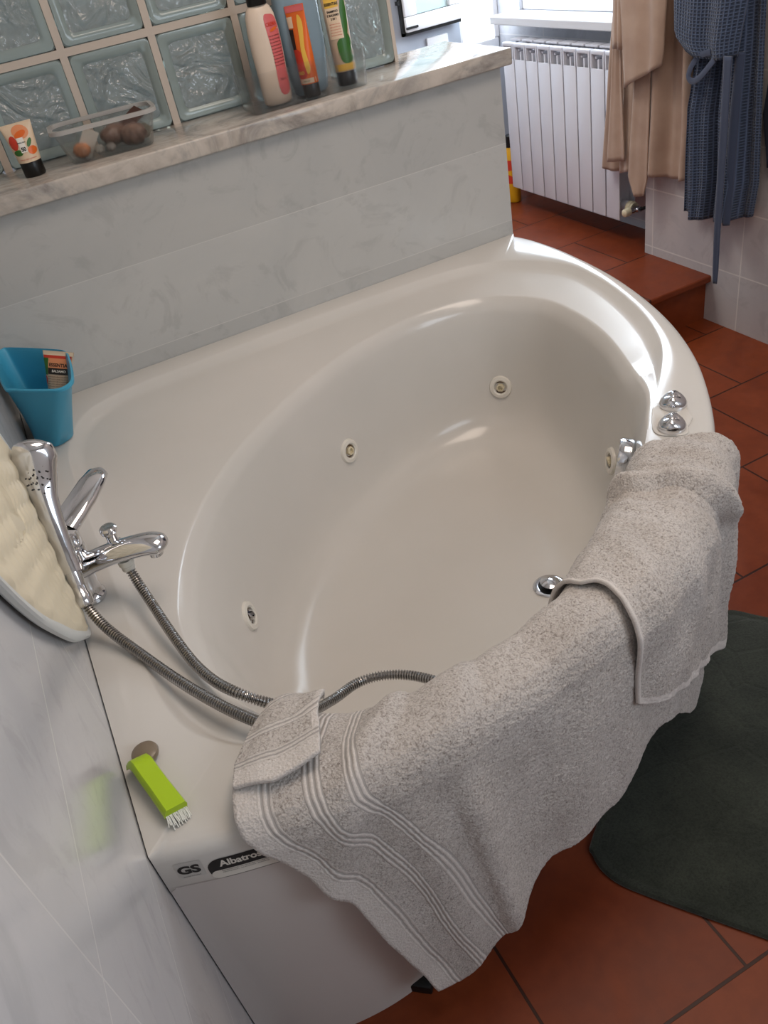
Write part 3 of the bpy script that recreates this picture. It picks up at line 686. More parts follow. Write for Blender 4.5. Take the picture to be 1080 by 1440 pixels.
def squeeze_tube(name, label, base, axis, wdir, h, r, wtop, caph, body_m, cap_m, group=None, capr=None, down=True):
    """cosmetic tube: round at the cap, flat crimp at the far end. base = centre of the cap end"""
    ax = V(axis).normalized(); wd = V(wdir); wd = (wd-ax*wd.dot(ax)).normalized(); td = ax.cross(wd); B = V(base)
    root = empty(name, base, label, 'tube', group)
    def ring(z, a, b_, n=32): return [B+ax*z+wd*(a*cos(2*pi*k/n))+td*(b_*sin(2*pi*k/n)) for k in range(n)]
    cr = capr or r*.97
    if caph: mb = MB(); mb.loft([ring(0,cr*.94,cr*.94),ring(.002,cr,cr),ring(caph-.001,cr,cr),ring(caph,cr*.97,cr*.97)], True); mb.build('cap', cap_m, root)
    mb = MB(); mb.loft([ring(lerp(caph,h,q), lerp(r,wtop/2,q**1.1), max(.0009, r*(1-q**1.5))) for q in (0,.1,.2,.3,.4,.5,.6,.7,.8,.9,.95,.955,1.)], True)
    mb.build('tube_body', body_m, root)
    def surf(u, v, lift=.0006):   # u sideways metres, v height metres, on the side facing -td
        q = max(0, min(1, (v-caph)/(h-caph))); a = lerp(r,wtop/2,q**1.1); b_ = max(.0009, r*(1-q**1.5))
        c = max(-1, min(1, u/a)); return B+ax*v+wd*(c*a)-td*(b_*sqrt(max(0,1-c*c))+lift)
    return root, surf
def patch(name, surf, pts, m, parent, lift=.0006, n=8):
    me = bpy.data.meshes.new(name); bm = bmesh.new(); bm.faces.new([bm.verts.new((a, c, 0)) for a, c in pts])
    xs = [p[0] for p in pts]; ys = [p[1] for p in pts]
    for k in range(1, n):
        bmesh.ops.bisect_plane(bm, geom=bm.verts[:]+bm.edges[:]+bm.faces[:], plane_co=(lerp(min(xs),max(xs),k/n),0,0), plane_no=(1,0,0))
        bmesh.ops.bisect_plane(bm, geom=bm.verts[:]+bm.edges[:]+bm.faces[:], plane_co=(0,lerp(min(ys),max(ys),k/n),0), plane_no=(0,1,0))
    for v in bm.verts: v.co = surf(v.co.x, v.co.y, lift)
    bm.to_mesh(me); bm.free(); me.materials.append(m); return link(bpy.data.objects.new(name, me), parent)
def blob(cx_, cy_, rx, ry, n=18, ph=0., rot=0.):
    return [(cx_+rx*cos(rot)*cos(2*pi*k/n+ph)-ry*sin(rot)*sin(2*pi*k/n+ph), cy_+rx*sin(rot)*cos(2*pi*k/n+ph)+ry*cos(rot)*sin(2*pi*k/n+ph)) for k in range(n)]
def rect(x0, x1, y0, y1): return [(x0,y0),(x1,y0),(x1,y1),(x0,y1)]
C_ = {k: mat(k, v, .35) for k, v in dict(cream_print=(.90,.80,.68), peach_print=(.90,.58,.40), orange_print=(.90,.42,.14), red_print=(.80,.24,.16), green_print=(.22,.42,.16), dark_print=(.14,.11,.09), yellow_print=(.93,.74,.30), white_print=(.93,.91,.87), pink_print=(.86,.42,.42), tan_print=(.78,.68,.58), navy_cap=(.07,.08,.10), blackcap=(.05,.045,.04)).items()}
# tube standing in the blue cup
tb, sf = squeeze_tube('cosmetic_tube', 'cream and brown cosmetic tube leaning inside the blue cup', (.080,-.195,.612), V((.056,.036,.133)), V((.68,-.40,-.02)), .150, .018, .070, .018, C_['tan_print'], C_['blackcap'])
patch('printed_band', sf, rect(-.033,.033,.141,.1495), C_['cream_print'], tb)
patch('printed_panel', sf, rect(-.032,.030,.135,.141), C_['red_print'], tb)
patch('printed_panel', sf, rect(-.032,-.021,.10,.135), C_['green_print'], tb)
patch('printed_panel', sf, rect(-.020,.030,.115,.135), C_['peach_print'], tb, .0008)
patch('printed_panel', sf, rect(-.020,.031,.102,.115), C_['dark_print'], tb, .0008)
patch('printed_leaf', sf, blob(-.026,.088,.005,.010), C_['red_print'], tb, .0009)
text('tube_lettering', 'ESSENTIAE', .0095, lambda a, c: sf(.004+a, .121+c, .0011), M['ink'], tb, .0003)
text('tube_lettering', 'BALSAMO', .0068, lambda a, c: sf(.004+a, .1085+c, .0011), C_['white_print'], tb, .0002)
for k in range(7): text('tube_lettering', 'capelli secchi e sfibrati con estratto', .0032, lambda a, c, k=k: sf(.003+a, .097-k*.0050+c, .0011), M['ink'], tb)
# soap and nail brush
mb = MB(); mb.lathe([(.0005,0),(.012,.0006),(.0165,.004),(.0178,.008),(.0165,.0115),(.011,.0145),(.0005,.0155)], Matrix.Translation((.034,-1.166,.5815)), 32)
sp_ = mb.build('soap', mat('brown soap', (.50,.44,.37), .3), None); tag(sp_, 'small round grey brown soap beside the green brush on the bathtub edge', 'soap')
br = empty('nail_brush', (.030,-1.22,.585), 'lime green nail brush with white bristles lying on the bathtub edge', 'brush')
Fb = frame((.0230,-1.173,.6010), V((.028,-.108,-.004)), V((1,.26,-.30)))
# green plastic body bent at the near end
def brush_sec(s):
    z = interp([(0,-.012),(.08,-.001),(.2,.003),(.4,.0),(.7,-.002),(1,-.004)], s); w = interp([(0,.0125),(.2,.0135),(.6,.0135),(1,.0145)], s); return z, w
rings = []
for k in range(21):
    s = k/20; z, w = brush_sec(s); x = .104*s; h = .006
    rings.append([Fb @ V((x, y, z+zz)) for y, zz in ((-w,-h),(w,-h),(w,.3*h),(w*.82,h),(-w*.82,h),(-w,.3*h))])
mb = MB(); mb.loft(rings, True); mb.build('brush_body', mat('lime green plastic', (.66,.78,.10), .3), br)
mb = MB(); rnd = random.Random(3)
for i in range(30):
    for j in range(7):
        x = .012+.094*i/29; y = lerp(-.010,.0115,j/6); dx = .010*(i/29)**6; p0 = Fb @ V((x, y, -.008)); p1 = V((p0[0]+rnd.uniform(-.001,.001)+.001, p0[1]-dx*1.2+rnd.uniform(-.001,.001), .5818)); 
        mb.tube([p0, p1], .0008, 5)
for j in range(26):
    y = lerp(-.013,.013,j/25); p0 = Fb @ V((.103,y,-.007)); mb.tube([p0, p0+V((rnd.uniform(-.002,.004),-.011+rnd.uniform(-.003,.003),-.006))], .0007, 5)
tag(mb.build('bristles', mat('white bristle', (.88,.88,.85), .5), br), kind='stuff')

# ------------------------------------------------------------------ things on the marble ledge
LT = 1.038
ct, sf = squeeze_tube('hand_cream_tube', 'short hand cream tube with fruit print and black cap left of the food box', (.245,.088,LT), (-.02,.0,1), (1,-.12,0), .105, .0235, .066, .030, C_['cream_print'], C_['blackcap'])
patch('printed_fruit', sf, blob(.004,.088,.017,.013,rot=-.2), C_['peach_print'], ct)
patch('printed_fruit', sf, blob(.002,.084,.013,.006,rot=.3), C_['orange_print'], ct, .0009)
patch('printed_fruit', sf, blob(-.017,.070,.008,.014), C_['red_print'], ct, .0008)
patch('printed_fruit', sf, blob(.015,.051,.009,.008), C_['orange_print'], ct, .0008)
patch('printed_leaf', sf, blob(.014,.066,.004,.009,rot=-.6), C_['green_print'], ct, .001)
patch('printed_leaf', sf, blob(-.014,.051,.009,.006), C_['green_print'], ct, .001)
patch('printed_panel', sf, rect(-.008,.005,.050,.078), C_['white_print'], ct, .0012)
text('tube_lettering', '50', .010, lambda a, c: sf(-.0015+a, .056+c, .0016), M['ink'], ct, .0004)
text('tube_lettering', 'crema mani', .0038, lambda a, c: sf(-.0015+a, .069+c, .0016), M['ink'], ct, .0001)
text('tube_lettering', 'crema mani nutriente', .0040, lambda a, c: sf(0+a, .037+c, .0010), C_['red_print'], ct)
# food box with shells
M['clear'] = mat('cloudy clear plastic', (.93,.92,.90), .12, trans=.92, ior=1.12, spec=.6)
M['clear'].node_tree.nodes['Principled BSDF'].inputs['Alpha'].default_value = .34
def rbox_ring(M_, hx, hy, z, r, n=6):
    pts = []
    for cx_, cy_, a in ((hx-r,hy-r,0),(-hx+r,hy-r,90),(-hx+r,-hy+r,180),(hx-r,-hy+r,270)):
        for q in range(n+1): w = radians(a+q*90/n); pts.append(M_ @ V((cx_+r*cos(w), cy_+r*sin(w), z)))
    return pts
Mb = frame((.418,.096,LT), (1,-.10,0), (.10,1,0))
mb = MB(); mb.loft([rbox_ring(Mb,.088,.040,.0004,.02),rbox_ring(Mb,.092,.044,.004,.022),rbox_ring(Mb,.109,.058,.064,.026),rbox_ring(Mb,.115,.064,.066,.03),rbox_ring(Mb,.115,.064,.072,.03),rbox_ring(Mb,.108,.057,.072,.026),rbox_ring(Mb,.107,.056,.062,.025),rbox_ring(Mb,.090,.042,.006,.021),rbox_ring(Mb,.085,.038,.0025,.02)], True, True, True)
fb = tag(mb.build('food_box', M['clear'], None), 'clear plastic food box of seashells on the marble ledge', 'box')
mb = MB(); mb.loft([rbox_ring(Mb,.1165,.0655,.0655,.031),rbox_ring(Mb,.1165,.0655,.0735,.031),rbox_ring(Mb,.1075,.0565,.0735,.026),rbox_ring(Mb,.1075,.0565,.0655,.026),rbox_ring(Mb,.1165,.0655,.0655,.031)], True, False, False)
mb.build('box_rim', mat('frosted plastic rim', (.84,.82,.80), .3, alpha=.62), fb)
def shell_thing(name, label, x, y, z, r, rgb, sc=(1,1,.7), rib=10, rot=0., cat='shell', group=None):
    if x > .01: r *= 1.22; rgb = tuple(min(1, c*1.22) for c in rgb)
    mb = MB(); rings = []
    for j in range(11):
        th = pi*j/10; rr = sin(th)*r; zz = -cos(th)*r
        rings.append([Mb @ (V((x,y,z)) + Matrix.Rotation(rot,3,'Z') @ Matrix.Rotation(.5,3,'X') @ V((rr*cos(w)*sc[0]*(1+.06*cos(rib*w)), rr*sin(w)*sc[1]*(1+.06*cos(rib*w)), zz*sc[2]))) for w in [2*pi*k/40 for k in range(40)]])
    mb.loft(rings, True, True, True)
    mm = mat(name, rgb, .4); t, b = nt(mm); n = noise_tex(t, coords(t), 50., 4.); t.links.new(ramp(t, n, [(.3,tuple(q*.72 for q in rgb)),(.7,rgb)]), b.inputs['Base Color'])
    return tag(mb.build(name, mm, None, ang=60), label, cat, group)
shell_thing('seashell', 'round peach shell in the left end of the food box', -.062,-.012,.021,.0185,(.88,.60,.42), rib=12)
shell_thing('seashell', 'pale grey round shell beside the peach shell in the food box', -.026,-.020,.0150,.0115,(.72,.70,.66), rib=8)
shell_thing('seashell', 'second pale grey shell near the middle of the food box', -.001,-.022,.0145,.011,(.66,.63,.60), rib=8)
shell_thing('seashell', 'brown spiky shell in the middle of the food box', .018,.012,.032,.022,(.42,.32,.27), (1.3,.8,.8), 7, .5)
shell_thing('seashell', 'large brown ribbed shell right of centre in the food box', .055,-.004,.025,.021,(.46,.36,.31), (1.2,1,.8), 9, -.4)
shell_thing('seashell', 'greenish grey shell at the right end of the food box', .078,.024,.022,.0165,(.46,.44,.38), rib=7)
mb = MB(); mb.box((-.016,-.0008,0),(.016,.0008,.062), Mb @ Matrix.Translation((-.064,-.002,.006)) @ Matrix.Rotation(.62,4,'Y') @ Matrix.Rotation(.25,4,'X')); tag(mb.build('paper_card', C_['white_print'], None, False), 'small white card slanting behind the peach shell in the food box', 'card')
mb = MB(); mb.tube([Mb @ V(q) for q in ((-.050,.004,.034),(-.040,.008,.048),(-.030,.010,.060))], [.006,.0045,.003], 12); tag(mb.build('wooden_stick', mat('orange wood', (.78,.50,.32), .5), None), 'short orange wooden stick above the peach shell in the food box', 'stick')
mb = MB(); mb.box((-.034,-.020,-.001),(.034,.020,.001), Mb @ Matrix.Translation((.060,.020,.050)) @ Matrix.Rotation(-.25,4,'Y') @ Matrix.Rotation(.5,4,'X') @ Matrix.Rotation(.4,4,'Z')); tag(mb.build('brown_card', mat('dark brown card', (.30,.20,.17), .5), None, False), 'dark brown flat piece sticking up at the right of the food box', 'card')
# clear tray of bottles
Mt = frame((.885,.080,LT), (1,-.035,0), (.035,1,0))
mb = MB(); mb.loft([rbox_ring(Mt,.140,.050,.0004,.008),rbox_ring(Mt,.142,.052,.002,.009),rbox_ring(Mt,.150,.056,.080,.010),rbox_ring(Mt,.147,.053,.080,.009),rbox_ring(Mt,.140,.050,.0035,.008)], True, True, True)
M['clear2'] = mat('clear acrylic tray', (.95,.95,.95), .05, trans=.95, ior=1.15, spec=.7); M['clear2'].node_tree.nodes['Principled BSDF'].inputs['Alpha'].default_value = .30
tag(mb.build('clear_tray', M['clear2'], None), 'clear open plastic tray holding the bottles on the marble ledge', 'tray')
BT = LT+.0042
def bottle(name, label, base, prof, m, cap, cm, flat_=.6, lean=(0,0)):
    root = empty(name, base, label, 'bottle'); B = V(base); n = 36
    def ring(z, a): return [B+V((a*cos(2*pi*k/n)+lean[0]*z, a*flat_*sin(2*pi*k/n)+lean[1]*z, z)) for k in range(n)]
    mb = MB(); mb.loft([ring(z, a) for a, z in prof], True); mb.build('bottle_body', m, root)
    mb = MB(); zc = cap[0][1]
    mb.loft([[B+V((a*cos(2*pi*k/n)+lean[0]*z, a*cap_flat*sin(2*pi*k/n)+lean[1]*z, z)) for k in range(n)] for (a, z) in cap for cap_flat in (.9,)], True); mb.build('cap', cm, root)
    def surf(u, v, lift=.0007):
        a = interp([(z, a) for a, z in prof], v); c = max(-.999, min(.999, u/a)); return B+V((c*a+lean[0]*v, -(a*flat_*sqrt(1-c*c))-lift+lean[1]*v, v))
    return root, surf
wb, sf = bottle('shampoo_bottle', 'tall white bottle with pink label and black cap, left in the clear tray', (.818,.080,BT), [(.028,0),(.033,.004),(.0345,.02),(.035,.06),(.037,.11),(.0365,.15),(.033,.180),(.027,.194),(.021,.199)], mat('white plastic bottle', (.90,.82,.74), .35), [(.021,.199),(.022,.201),(.022,.240),(.020,.243)], C_['blackcap'], .62)
patch('bottle_label', sf, catmull([(.004,.025),(.030,.025),(.031,.08),(.033,.13),(.030,.170),(.014,.180),(.000,.172),(.004,.10)], 4), C_['pink_print'], wb)
text('bottle_lettering', 'CREMA', .0105, lambda a, c: sf(.015+a, .160+c, .0012), C_['red_print'], wb, .0003, .8)
patch('printed_swirl', sf, blob(.018,.150,.010,.003,rot=.3), C_['orange_print'], wb, .0012)
for k in range(10): text('bottle_lettering', 'latte corpo idratante pelle', .0040, lambda a, c, k=k: sf(.0165+a, .138-k*.0065+c, .0012), C_['dark_print'], wb, 0, .65)
text('bottle_lettering', '250 ml', .0070, lambda a, c: sf(.0165+a, .050+c, .0012), C_['dark_print'], wb, 0, .8)
bb, sf = bottle('bath_foam_bottle', 'large translucent blue bottle behind the orange tube', (.912,.100,BT), [(.036,0),(.041,.004),(.046,.03),(.053,.10),(.054,.17),(.050,.23),(.040,.275),(.024,.295),(.017,.30)], mat('translucent blue bottle', (.62,.72,.78), .2, trans=.3), [(.018,.30),(.019,.302),(.019,.335),(.016,.34)], mat('blue cap', (.25,.38,.55), .3), .62)
ot, sf = squeeze_tube('face_cream_tube', 'orange and red tube standing on black cap in front of the blue bottle', (.893,.050,BT), (.0,.05,1), (.75,-.66,0), .185, .0205, .046, .028, C_['orange_print'], C_['blackcap'], capr=.0195)
patch('printed_band', sf, rect(-.0195,.0195,.030,.040), C_['cream_print'], ot)
patch('printed_panel', sf, catmull([(-.018,.045),(.004,.045),(.006,.075),(-.002,.095),(-.020,.100)], 4), C_['red_print'], ot, .0007)
patch('printed_swirl', sf, catmull([(.006,.050),(.014,.060),(.010,.10),(.014,.15),(.004,.165),(.002,.12),(.001,.09)], 4), C_['yellow_print'], ot, .0008)
patch('printed_panel', sf, rect(-.0215,-.010,.100,.140), C_['dark_print'], ot, .0009)
patch('printed_panel', sf, rect(-.0215,-.008,.142,.164), C_['cream_print'], ot, .0009)
patch('printed_panel', sf, rect(-.0215,.0215,.172,.184), C_['pink_print'], ot, .0009)
text('tube_lettering', 'BIO', .009, lambda a, c: sf(-.008+a, .052+c, .0014), C_['yellow_print'], ot, .0004)
text('tube_lettering', 'crema viso', .0038, lambda a, c: sf(0+a, .035+c, .0010), M['ink'], ot)
gt, sf = squeeze_tube('shampoo_tube', 'cream and green leaf print tube on a dark cap in the clear tray', (.995,.072,BT), (.0,.03,1), (1,-.3,0), .215, .0245, .056, .030, C_['tan_print'], C_['navy_cap'], capr=.0235)
patch('printed_band', sf, rect(-.023,.023,.032,.046), C_['yellow_print'], gt)
patch('printed_leaf', sf, catmull([(-.004,.050),(.022,.050),(.024,.085),(.018,.105),(.004,.100),(-.010,.088)], 4), C_['green_print'], gt, .0007)
patch('printed_leaf', sf, catmull([(.004,.100),(.016,.098),(.024,.13),(.025,.17),(.020,.185),(.010,.150)], 4), C_['green_print'], gt, .0008)
patch('printed_panel', sf, rect(-.022,.009,.098,.172), C_['cream_print'], gt, .0010)
patch('printed_panel', sf, rect(-.022,.009,.160,.190), C_['yellow_print'], gt, .0012)
text('tube_lettering', 'ESSENTIAE', .0078, lambda a, c: sf(-.0062+a, .167+c, .0018), M['ink'], gt, .0003, .82)
for k, s in enumerate(('SHAMPOO', 'E BALSAMO', '2 IN 1')): text('tube_lettering', s, .0062, lambda a, c, k=k: sf(-.0062+a, .1525-k*.0072+c, .0018), M['ink'], gt, .0002, .85)
for k in range(5): text('tube_lettering', 'capelli normali estratto di foglie', .0032, lambda a, c, k=k: sf(-.0062+a, .128-k*.0055+c, .0018), C_['red_print'], gt, 0, .6)

# ------------------------------------------------------------------ radiator under the window
M['enamel'] = mat('white enamel', (.86,.86,.89), .35)
rd = empty('radiator', (2.24,.95,.164), 'white aluminium sectional radiator on the wall under the window', 'radiator')
def rad_section(y1):        # y1 = far edge, section .08 wide
    ya, yb = y1-.0772, y1-.0028; ym = (ya+yb)/2
    mb = MB()
    mb.box((2.193,ya,.250),(2.199,yb,.762), bev=.0025)             # front plate
    mb.box((2.199,ym-.004,.250),(2.272,ym+.004,.79))               # web
    mb.box((2.268,ya+.006,.262),(2.273,yb-.006,.78))               # rear plate
    mb.box((2.193,ya,.762),(2.199,ya+.007,.812)); mb.box((2.193,yb-.007,.762),(2.199,yb,.812))
    mb.box((2.193,ya,.806),(2.215,yb,.820), bev=.003)             # top lip
    mb.box((2.232,ya+.002,.818),(2.275,yb-.002,.826), bev=.002)
    for q in (ya+.004, yb-.008): mb.box((2.199,q,.55),(2.268,q+.004,.81))
    for z in (.290,.765): mb.tube([(2.238,ya-.001,z),(2.238,yb+.001,z)], .020, 16)
    mb.box((2.204,ya+.012,.770),(2.262,ya+.022,.778), bev=.001); mb.box((2.204,yb-.022,.790),(2.262,yb-.012,.798), bev=.001)
    return mb.build('radiator_section', M['enamel'], rd, ang=30)
first = rad_section(1.273)
for k in range(1, 9):
    o = first.copy(); col.objects.link(o); o.parent = rd; o.matrix_parent_inverse = first.matrix_parent_inverse.copy(); o.location = (0, -.08*k, 0) 
mb = MB(); mb.lathe([(.021,0),(.023,.002),(.023,.018),(.019,.022),(.019,.03)], frame((2.238,.5535,.290),(1,0,0),(0,0,1)), 24)
vb = mb.build('valve_body', M['bone'], rd)
mb = MB(); mb.tube([(2.238,.528,.290),(2.238,.505,.290),(2.238,.494,.292)], .011, 16); mb.tube([(2.238,.512,.290),(2.205,.512,.290)], .010, 16); mb.build('valve_fitting', M['chrome'], vb)
mb = MB(); mb.lathe([(.010,0),(.0145,.002),(.0155,.012),(.014,.026),(.009,.030)], frame((2.206,.512,.290),(0,1,0),(0,0,1)) @ Matrix.Rotation(pi,4,'X'), 24); mb.build('valve_knob', M['bone'], vb)
mb = MB(); mb.tube([(2.238,.497,.291),(2.262,.480,.296),(2.30,.470,.300),(2.344,.466,.302)], .006, 12); mb.build('pipe', M['dark'], rd)
mb = MB(); mb.lathe([(.001,-.010),(.020,-.009),(.026,-.004),(.027,0)], frame((2.343,.466,.302),(0,1,0),(0,0,-1)), 24); mb.build('pipe_rosette', M['enamel'], rd)
# bottle on the platform by the far end of the radiator
bt = empty('cleaner_bottle', (2.24,1.345,.165), 'yellow and red cleaner bottle with black cap behind the half wall by the radiator', 'bottle')
n = 28
def rb(z, a, b_): return [V((2.235+b_*cos(2*pi*k/n), 1.335+a*sin(2*pi*k/n), z)) for k in range(n)]
mb = MB(); mb.loft([rb(.166,.036,.026),rb(.172,.040,.029),rb(.24,.042,.031),rb(.30,.042,.031),rb(.37,.036,.027),rb(.40,.018,.018)], True); mb.build('bottle_body', mat('yellow plastic', (.86,.64,.12), .35), bt)
mb = MB(); mb.loft([rb(.25,.0427,.0317),rb(.35,.040,.030)], True, False, False); mb.build('bottle_label', C_['red_print'], bt)
mb = MB(); mb.loft([rb(.40,.020,.020),rb(.445,.020,.020),rb(.45,.015,.015)], True); mb.build('cap', C_['blackcap'], bt)
bk = MB(); bk.lathe([(.05,0),(.06,.003),(.064,.085),(.067,.088),(.067,.092),(.062,.092),(.058,.006),(.0,.005)], Matrix.Translation((2.185,1.43,.1645)), 28)
# ------------------------------------------------------------------ clothes hanging on the right wall
m = M['coat'] = mat('beige cotton', (.64,.535,.465), .85, sheen=.2); t, b = nt(m); n_ = noise_tex(t, coords(t), 500., 2.); n2 = noise_tex(t, coords(t), 12., 4.)
t.links.new(ramp(t, n2, [(.3,(.64,.53,.46)),(.7,(.70,.595,.52))]), b.inputs['Base Color']); bump(t, b, n_, .2, .0006)
def waffle(name, c1, c2):
    m = mat(name, c1, .9, sheen=.3, spec=.2); t, b = nt(m); sx = N(t, 'ShaderNodeSeparateXYZ'); t.links.new(coords(t, 'UV'), sx.inputs[0])
    a = math_n(t, 'ABSOLUTE', math_n(t, 'SINE', math_n(t, 'MULTIPLY', sx.outputs[0], pi/.0085))); c = math_n(t, 'ABSOLUTE', math_n(t, 'SINE', math_n(t, 'MULTIPLY', sx.outputs[1], pi/.0085)))
    h = math_n(t, 'MINIMUM', a, c); t.links.new(ramp(t, h, [(.1,c1),(.7,c2)]), b.inputs['Base Color']); bump(t, b, math_n(t, 'MULTIPLY', h, -1.), .9, .003); return m
M['waffle'] = waffle('blue waffle cotton', (.31,.36,.46), (.165,.20,.27))
M['navy'] = mat('dark blue cotton', (.215,.25,.335), .85, sheen=.3)
def cloth(name, m, parent, zs, left, right, xf, amp, fr, ph=0., nu=80, nv=70, curl=.03, thick=.004, hemz=None):
    """hanging sheet; left/right = [(z, y)] edges, xf = distance of its middle from the wall plane x=2.19"""
    z0, z1 = zs
    def pos(a, b_):
        z = lerp(z1, z0, b_); yl, yr = interp(left, z), interp(right, z); y = lerp(yl, yr, a)
        zz = z + (hemz(a)*b_**3 if hemz else 0)
        k = .45+.55*b_; u = 2*a-1
        x = 2.19 - xf - amp*k*sin(fr*a*2*pi+ph+.5*sin(3*b_)) - .35*amp*k*sin(fr*2.3*a*2*pi+1.7*ph) + curl*abs(u)**3
        x += .004*noise.noise(V((y*14, z*5, ph)))
        return V((min(x, 2.186), y, zz))
    W = abs(interp(left, z0)-interp(right, z0)); H = z1-z0
    mb = MB(); mb.grid(pos, nu, nv, lambda a, b_: (a*W, b_*H)); o = mb.build(name, m, parent, fix=False)
    so = o.modifiers.new('thickness', 'SOLIDIFY'); so.thickness = thick; so.offset = 0; return o
ZT = 1.62
hk = empty('coat_hook_rack', (2.18,.15,1.66), 'white wall hook rail carrying the hanging clothes on the right wall', 'hook rail')
mb = MB(); mb.box((2.172,-.42,1.62),(2.1895,.40,1.69), bev=.004); mb.build('rail', M['pvc'], hk)
for y in (.26,-.02,-.30):
    mb = MB(); mb.tube([(2.172,y,1.67),(2.14,y,1.665),(2.12,y,1.64),(2.115,y,1.615),(2.128,y,1.60),(2.145,y,1.61)], .005, 10); mb.build('hook', M['chrome'], hk)
cb = empty('beige_coat', (2.12,.30,ZT), 'beige cotton robe with loose belt hanging on the wall beside the radiator', 'robe')
cloth('coat_body', M['coat'], cb, (.452,ZT), [(.45,.600),(1.0,.530),(1.62,.32)], [(.45,.175),(.6,.170),(1.0,.185),(1.62,.24)], .050, .020, 3.2, .6, 120, 90, .035, .005, lambda a: .030*a-.012*sin(a*9))
cloth('coat_front', M['coat'], cb, (.498,ZT), [(.49,.505),(1.0,.462),(1.62,.30)], [(.49,.425),(.75,.440),(1.0,.435),(1.62,.27)], .090, .008, .8, 1.2, 40, 60, .012, .005, lambda a: .012*a)
cloth('coat_sleeve', M['coat'], cb, (.745,ZT), [(.74,.405),(1.0,.425),(1.62,.33)], [(.74,.245),(.8,.235),(1.0,.225),(1.62,.23)], .112, .012, 1.1, .3, 50, 50, .03, .005, lambda a: .075*a)
cloth('coat_sleeve', M['coat'], cb, (.86,ZT), [(.86,.455),(1.2,.45),(1.62,.34)], [(.86,.405),(1.2,.40),(1.62,.30)], .108, .006, 1., 2., 20, 30, .012, .005)
cloth('belt', M['coat'], cb, (.400,1.05), [(.40,.375),(.46,.405),(1.05,.36)], [(.40,.345),(.46,.325),(1.05,.30)], .078, .006, .8, .4, 20, 50, .004, .004)
rbn = empty('blue_robe', (2.1,-.02,ZT), 'blue waffle cotton bathrobe with hanging belt on the right wall', 'robe')
cloth('robe_body', M['waffle'], rbn, (.385,ZT), [(.38,.170),(.7,.180),(.85,.15),(1.62,.07)], [(.38,-.105),(.5,-.120),(.8,-.105),(1.62,-.05)], .075, .026, 2.6, 2.4, 110, 90, .035, .006, lambda a: .035*a*a-.006)
cloth('robe_sleeve', M['waffle'], rbn, (.865,ZT), [(.86,.135),(.9,.185),(1.0,.192),(1.62,.10)], [(.86,-.055),(1.0,-.075),(1.62,-.03)], .120, .012, 1.2, .5, 60, 50, .04, .006, lambda a: -.012*sin(a*3)+.025*(1-a)**4)
cloth('robe_facing', M['navy'], rbn, (.392,.872), [(.39,.0),(.92,.0)], [(.39,-.062),(.92,-.065)], .085, .010, .8, 3.0, 30, 60, .012, .004)
cloth('belt', M['navy'], rbn, (.212,.868), [(.21,-.046),(.26,-.042),(.88,-.032)], [(.21,-.060),(.26,-.062),(.88,-.060)], .116, .003, .5, .4, 12, 60, .001, .004)
mb = MB(); mb.tube([V(q) for q in catmull([(2.075,.02,.875),(2.075,.065,.862),(2.073,.092,.832),(2.073,.100,.805),(2.072,.080,.796),(2.070,.045,.815),(2.072,.0,.860)], 8, False)], [(.0025,.009)]*49, 10); mb.build('belt_loop', M['navy'], rbn)
dg = empty('dark_garment', (2.14,-.30,ZT), 'dark navy garment hanging behind the blue bathrobe at the right edge', 'garment')
cloth('garment_body', mat('near black cotton', (.10,.115,.17), .9), dg, (.56,ZT), [(.55,-.135),(.7,-.10),(1.62,-.2)], [(.55,-.205),(.7,-.30),(.85,-.42),(1.62,-.38)], .028, .012, 2., 1., 50, 60, .02, .005)
# ------------------------------------------------------------------ green bath mat on the floor
bmF = frame((.6215,-1.322,0), (.838,.545,0), (-.545,.838,0))
mb = MB()
def rmat(ins, z): 
    x0, x1, y1_, y0_ = .0, .76, .0, -.50; r = .055; pts = []
    for cx_, cy_, a in ((x1-r,y1_-r,0),(x0+r,y1_-r,90),(x0+r,y0_+r,180),(x1-r,y0_+r,270)):
        for q in range(9): w = radians(a+q*11.25); pts.append(V((cx_+(r-ins)*cos(w), cy_+(r-ins)*sin(w), z)))
    return pts
edge = [(.640,-1.268),(.850,-1.128),(1.0,-1.055),(1.13,-1.00),(1.21,-.998),(1.25,-1.045),(1.285,-1.10),(1.36,-1.22),(1.42,-1.33),(1.38,-1.40),(1.2,-1.52),(1.0,-1.66),(.90,-1.70),(.84,-1.68),(.75,-1.553),(.645,-1.408),(.612,-1.350),(.612,-1.300)]
es = catmull(edge, 6); ec = V((1.0,-1.35))
def er(ins, z): return [V((ec[0]+(p[0]-ec[0])*(1-ins/(V(p)-ec).length), ec[1]+(p[1]-ec[1])*(1-ins/(V(p)-ec).length), z)) for p in es]
mb.loft([er(0,.001),er(-.001,.006),er(.003,.011),er(.012,.012),er(.016,.0105),er(.020,.0115),er(.05,.013),er(.2,.0135)], True, True, True)
tag(mb.build('bath_mat', M['mat_green'], None), 'dark green rectangular bath mat on the terracotta floor beside the bathtub', 'mat')

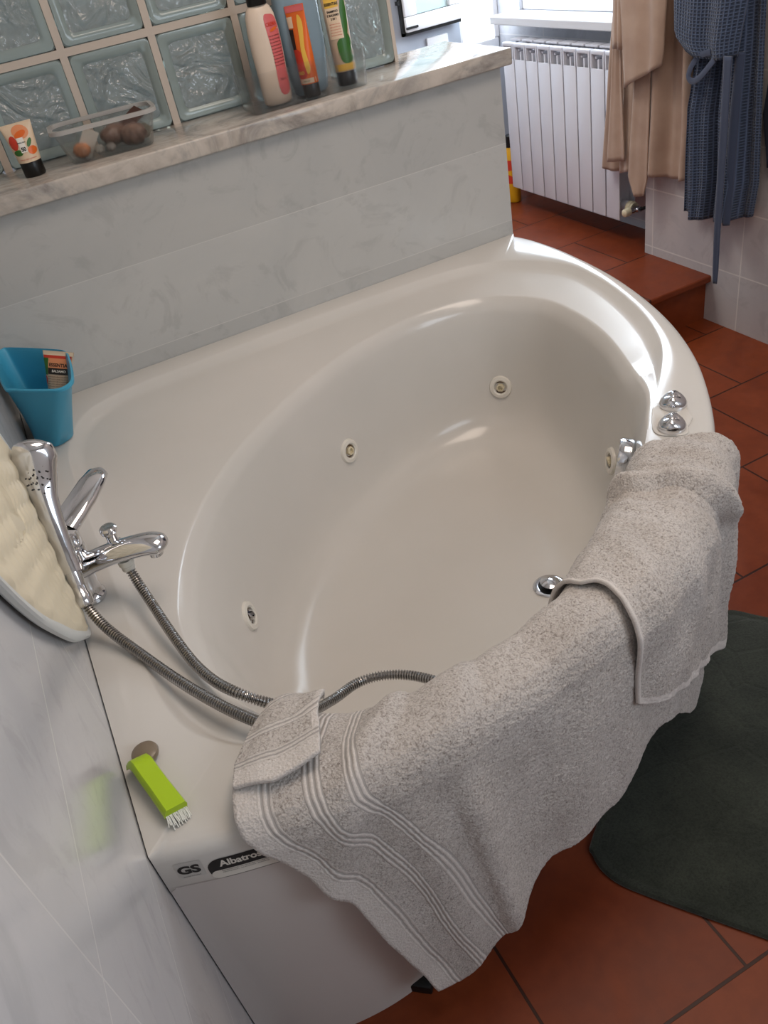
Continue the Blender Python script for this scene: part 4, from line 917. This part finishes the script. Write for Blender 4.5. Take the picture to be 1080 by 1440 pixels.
# ------------------------------------------------------------------ light
def area(name, loc, target, size, power, color, sy=None):
    l = bpy.data.lights.new(name, 'AREA'); l.size = size; l.energy = power; l.color = color
    if sy: l.shape = 'RECTANGLE'; l.size_y = sy
    o = bpy.data.objects.new(name, l); o.location = loc; o.rotation_euler = (V(target)-V(loc)).to_track_quat('-Z', 'Y').to_euler(); col.objects.link(o); return o
area('window_daylight', (2.44,.93,1.5), (1.2,.5,.9), .8, 24, (.74,.87,1.0), 1.1)
area('far_window_daylight', (2.245,1.60,1.38), (1.6,.3,.5), .2, 14, (.80,.90,1.0), 1.1)
area('ceiling_lamp', (1.15,-1.15,2.55), (1.1,-1.1,0), 1.1, 20, (1.0,.84,.71), .8)
area('rear_fill', (1.5,-3.05,1.6), (.7,-.6,.6), 1.3, 30, (.76,.88,1.0), 1.2)  # added cool fill from behind the camera, no window is built there
w = bpy.data.worlds.new('world'); scn.world = w; w.use_nodes = True
bg = w.node_tree.nodes['Background']; bg.inputs['Color'].default_value = (.86,.94,1.,1); bg.inputs['Strength'].default_value = 3.5
area('alcove_fill', (.9,.95,2.5), (.9,.9,0), .7, 24, (1.,.97,.92))  # added fill over the alcove to brighten the glass blocks from behind

# ------------------------------------------------------------------ camera
cd = bpy.data.cameras.new('camera'); cam = bpy.data.objects.new('camera', cd); col.objects.link(cam)
cd.sensor_fit = 'VERTICAL'; cd.sensor_height = 24.; cd.lens = 24*1166.115/1440; cd.clip_start = .02
cam.matrix_world = Matrix(((0.8793655326597632,0.3942685895770913,-0.26696168122579234,.14015585637),(-0.44419934814599243,0.47737991268923274,-0.7581525955027097,-1.95100394067),(-0.17147361043812495,0.7852774657620778,0.5949252916876224,1.40232252456),(0,0,0,1)))
scn.camera = cam
cy = scn.cycles
cy.max_bounces = 6; cy.diffuse_bounces = 3; cy.glossy_bounces = 3; cy.transmission_bounces = 5; cy.transparent_max_bounces = 8; cy.volume_bounces = 0
cy.caustics_reflective = False; cy.caustics_refractive = False; cy.sample_clamp_indirect = 4.; cy.blur_glossy = .5
cy.use_adaptive_sampling = True; cy.adaptive_threshold = .04; cy.use_denoising = True
scn.view_settings.view_transform = 'Standard'; scn.view_settings.look = 'None'; scn.view_settings.exposure = -.14
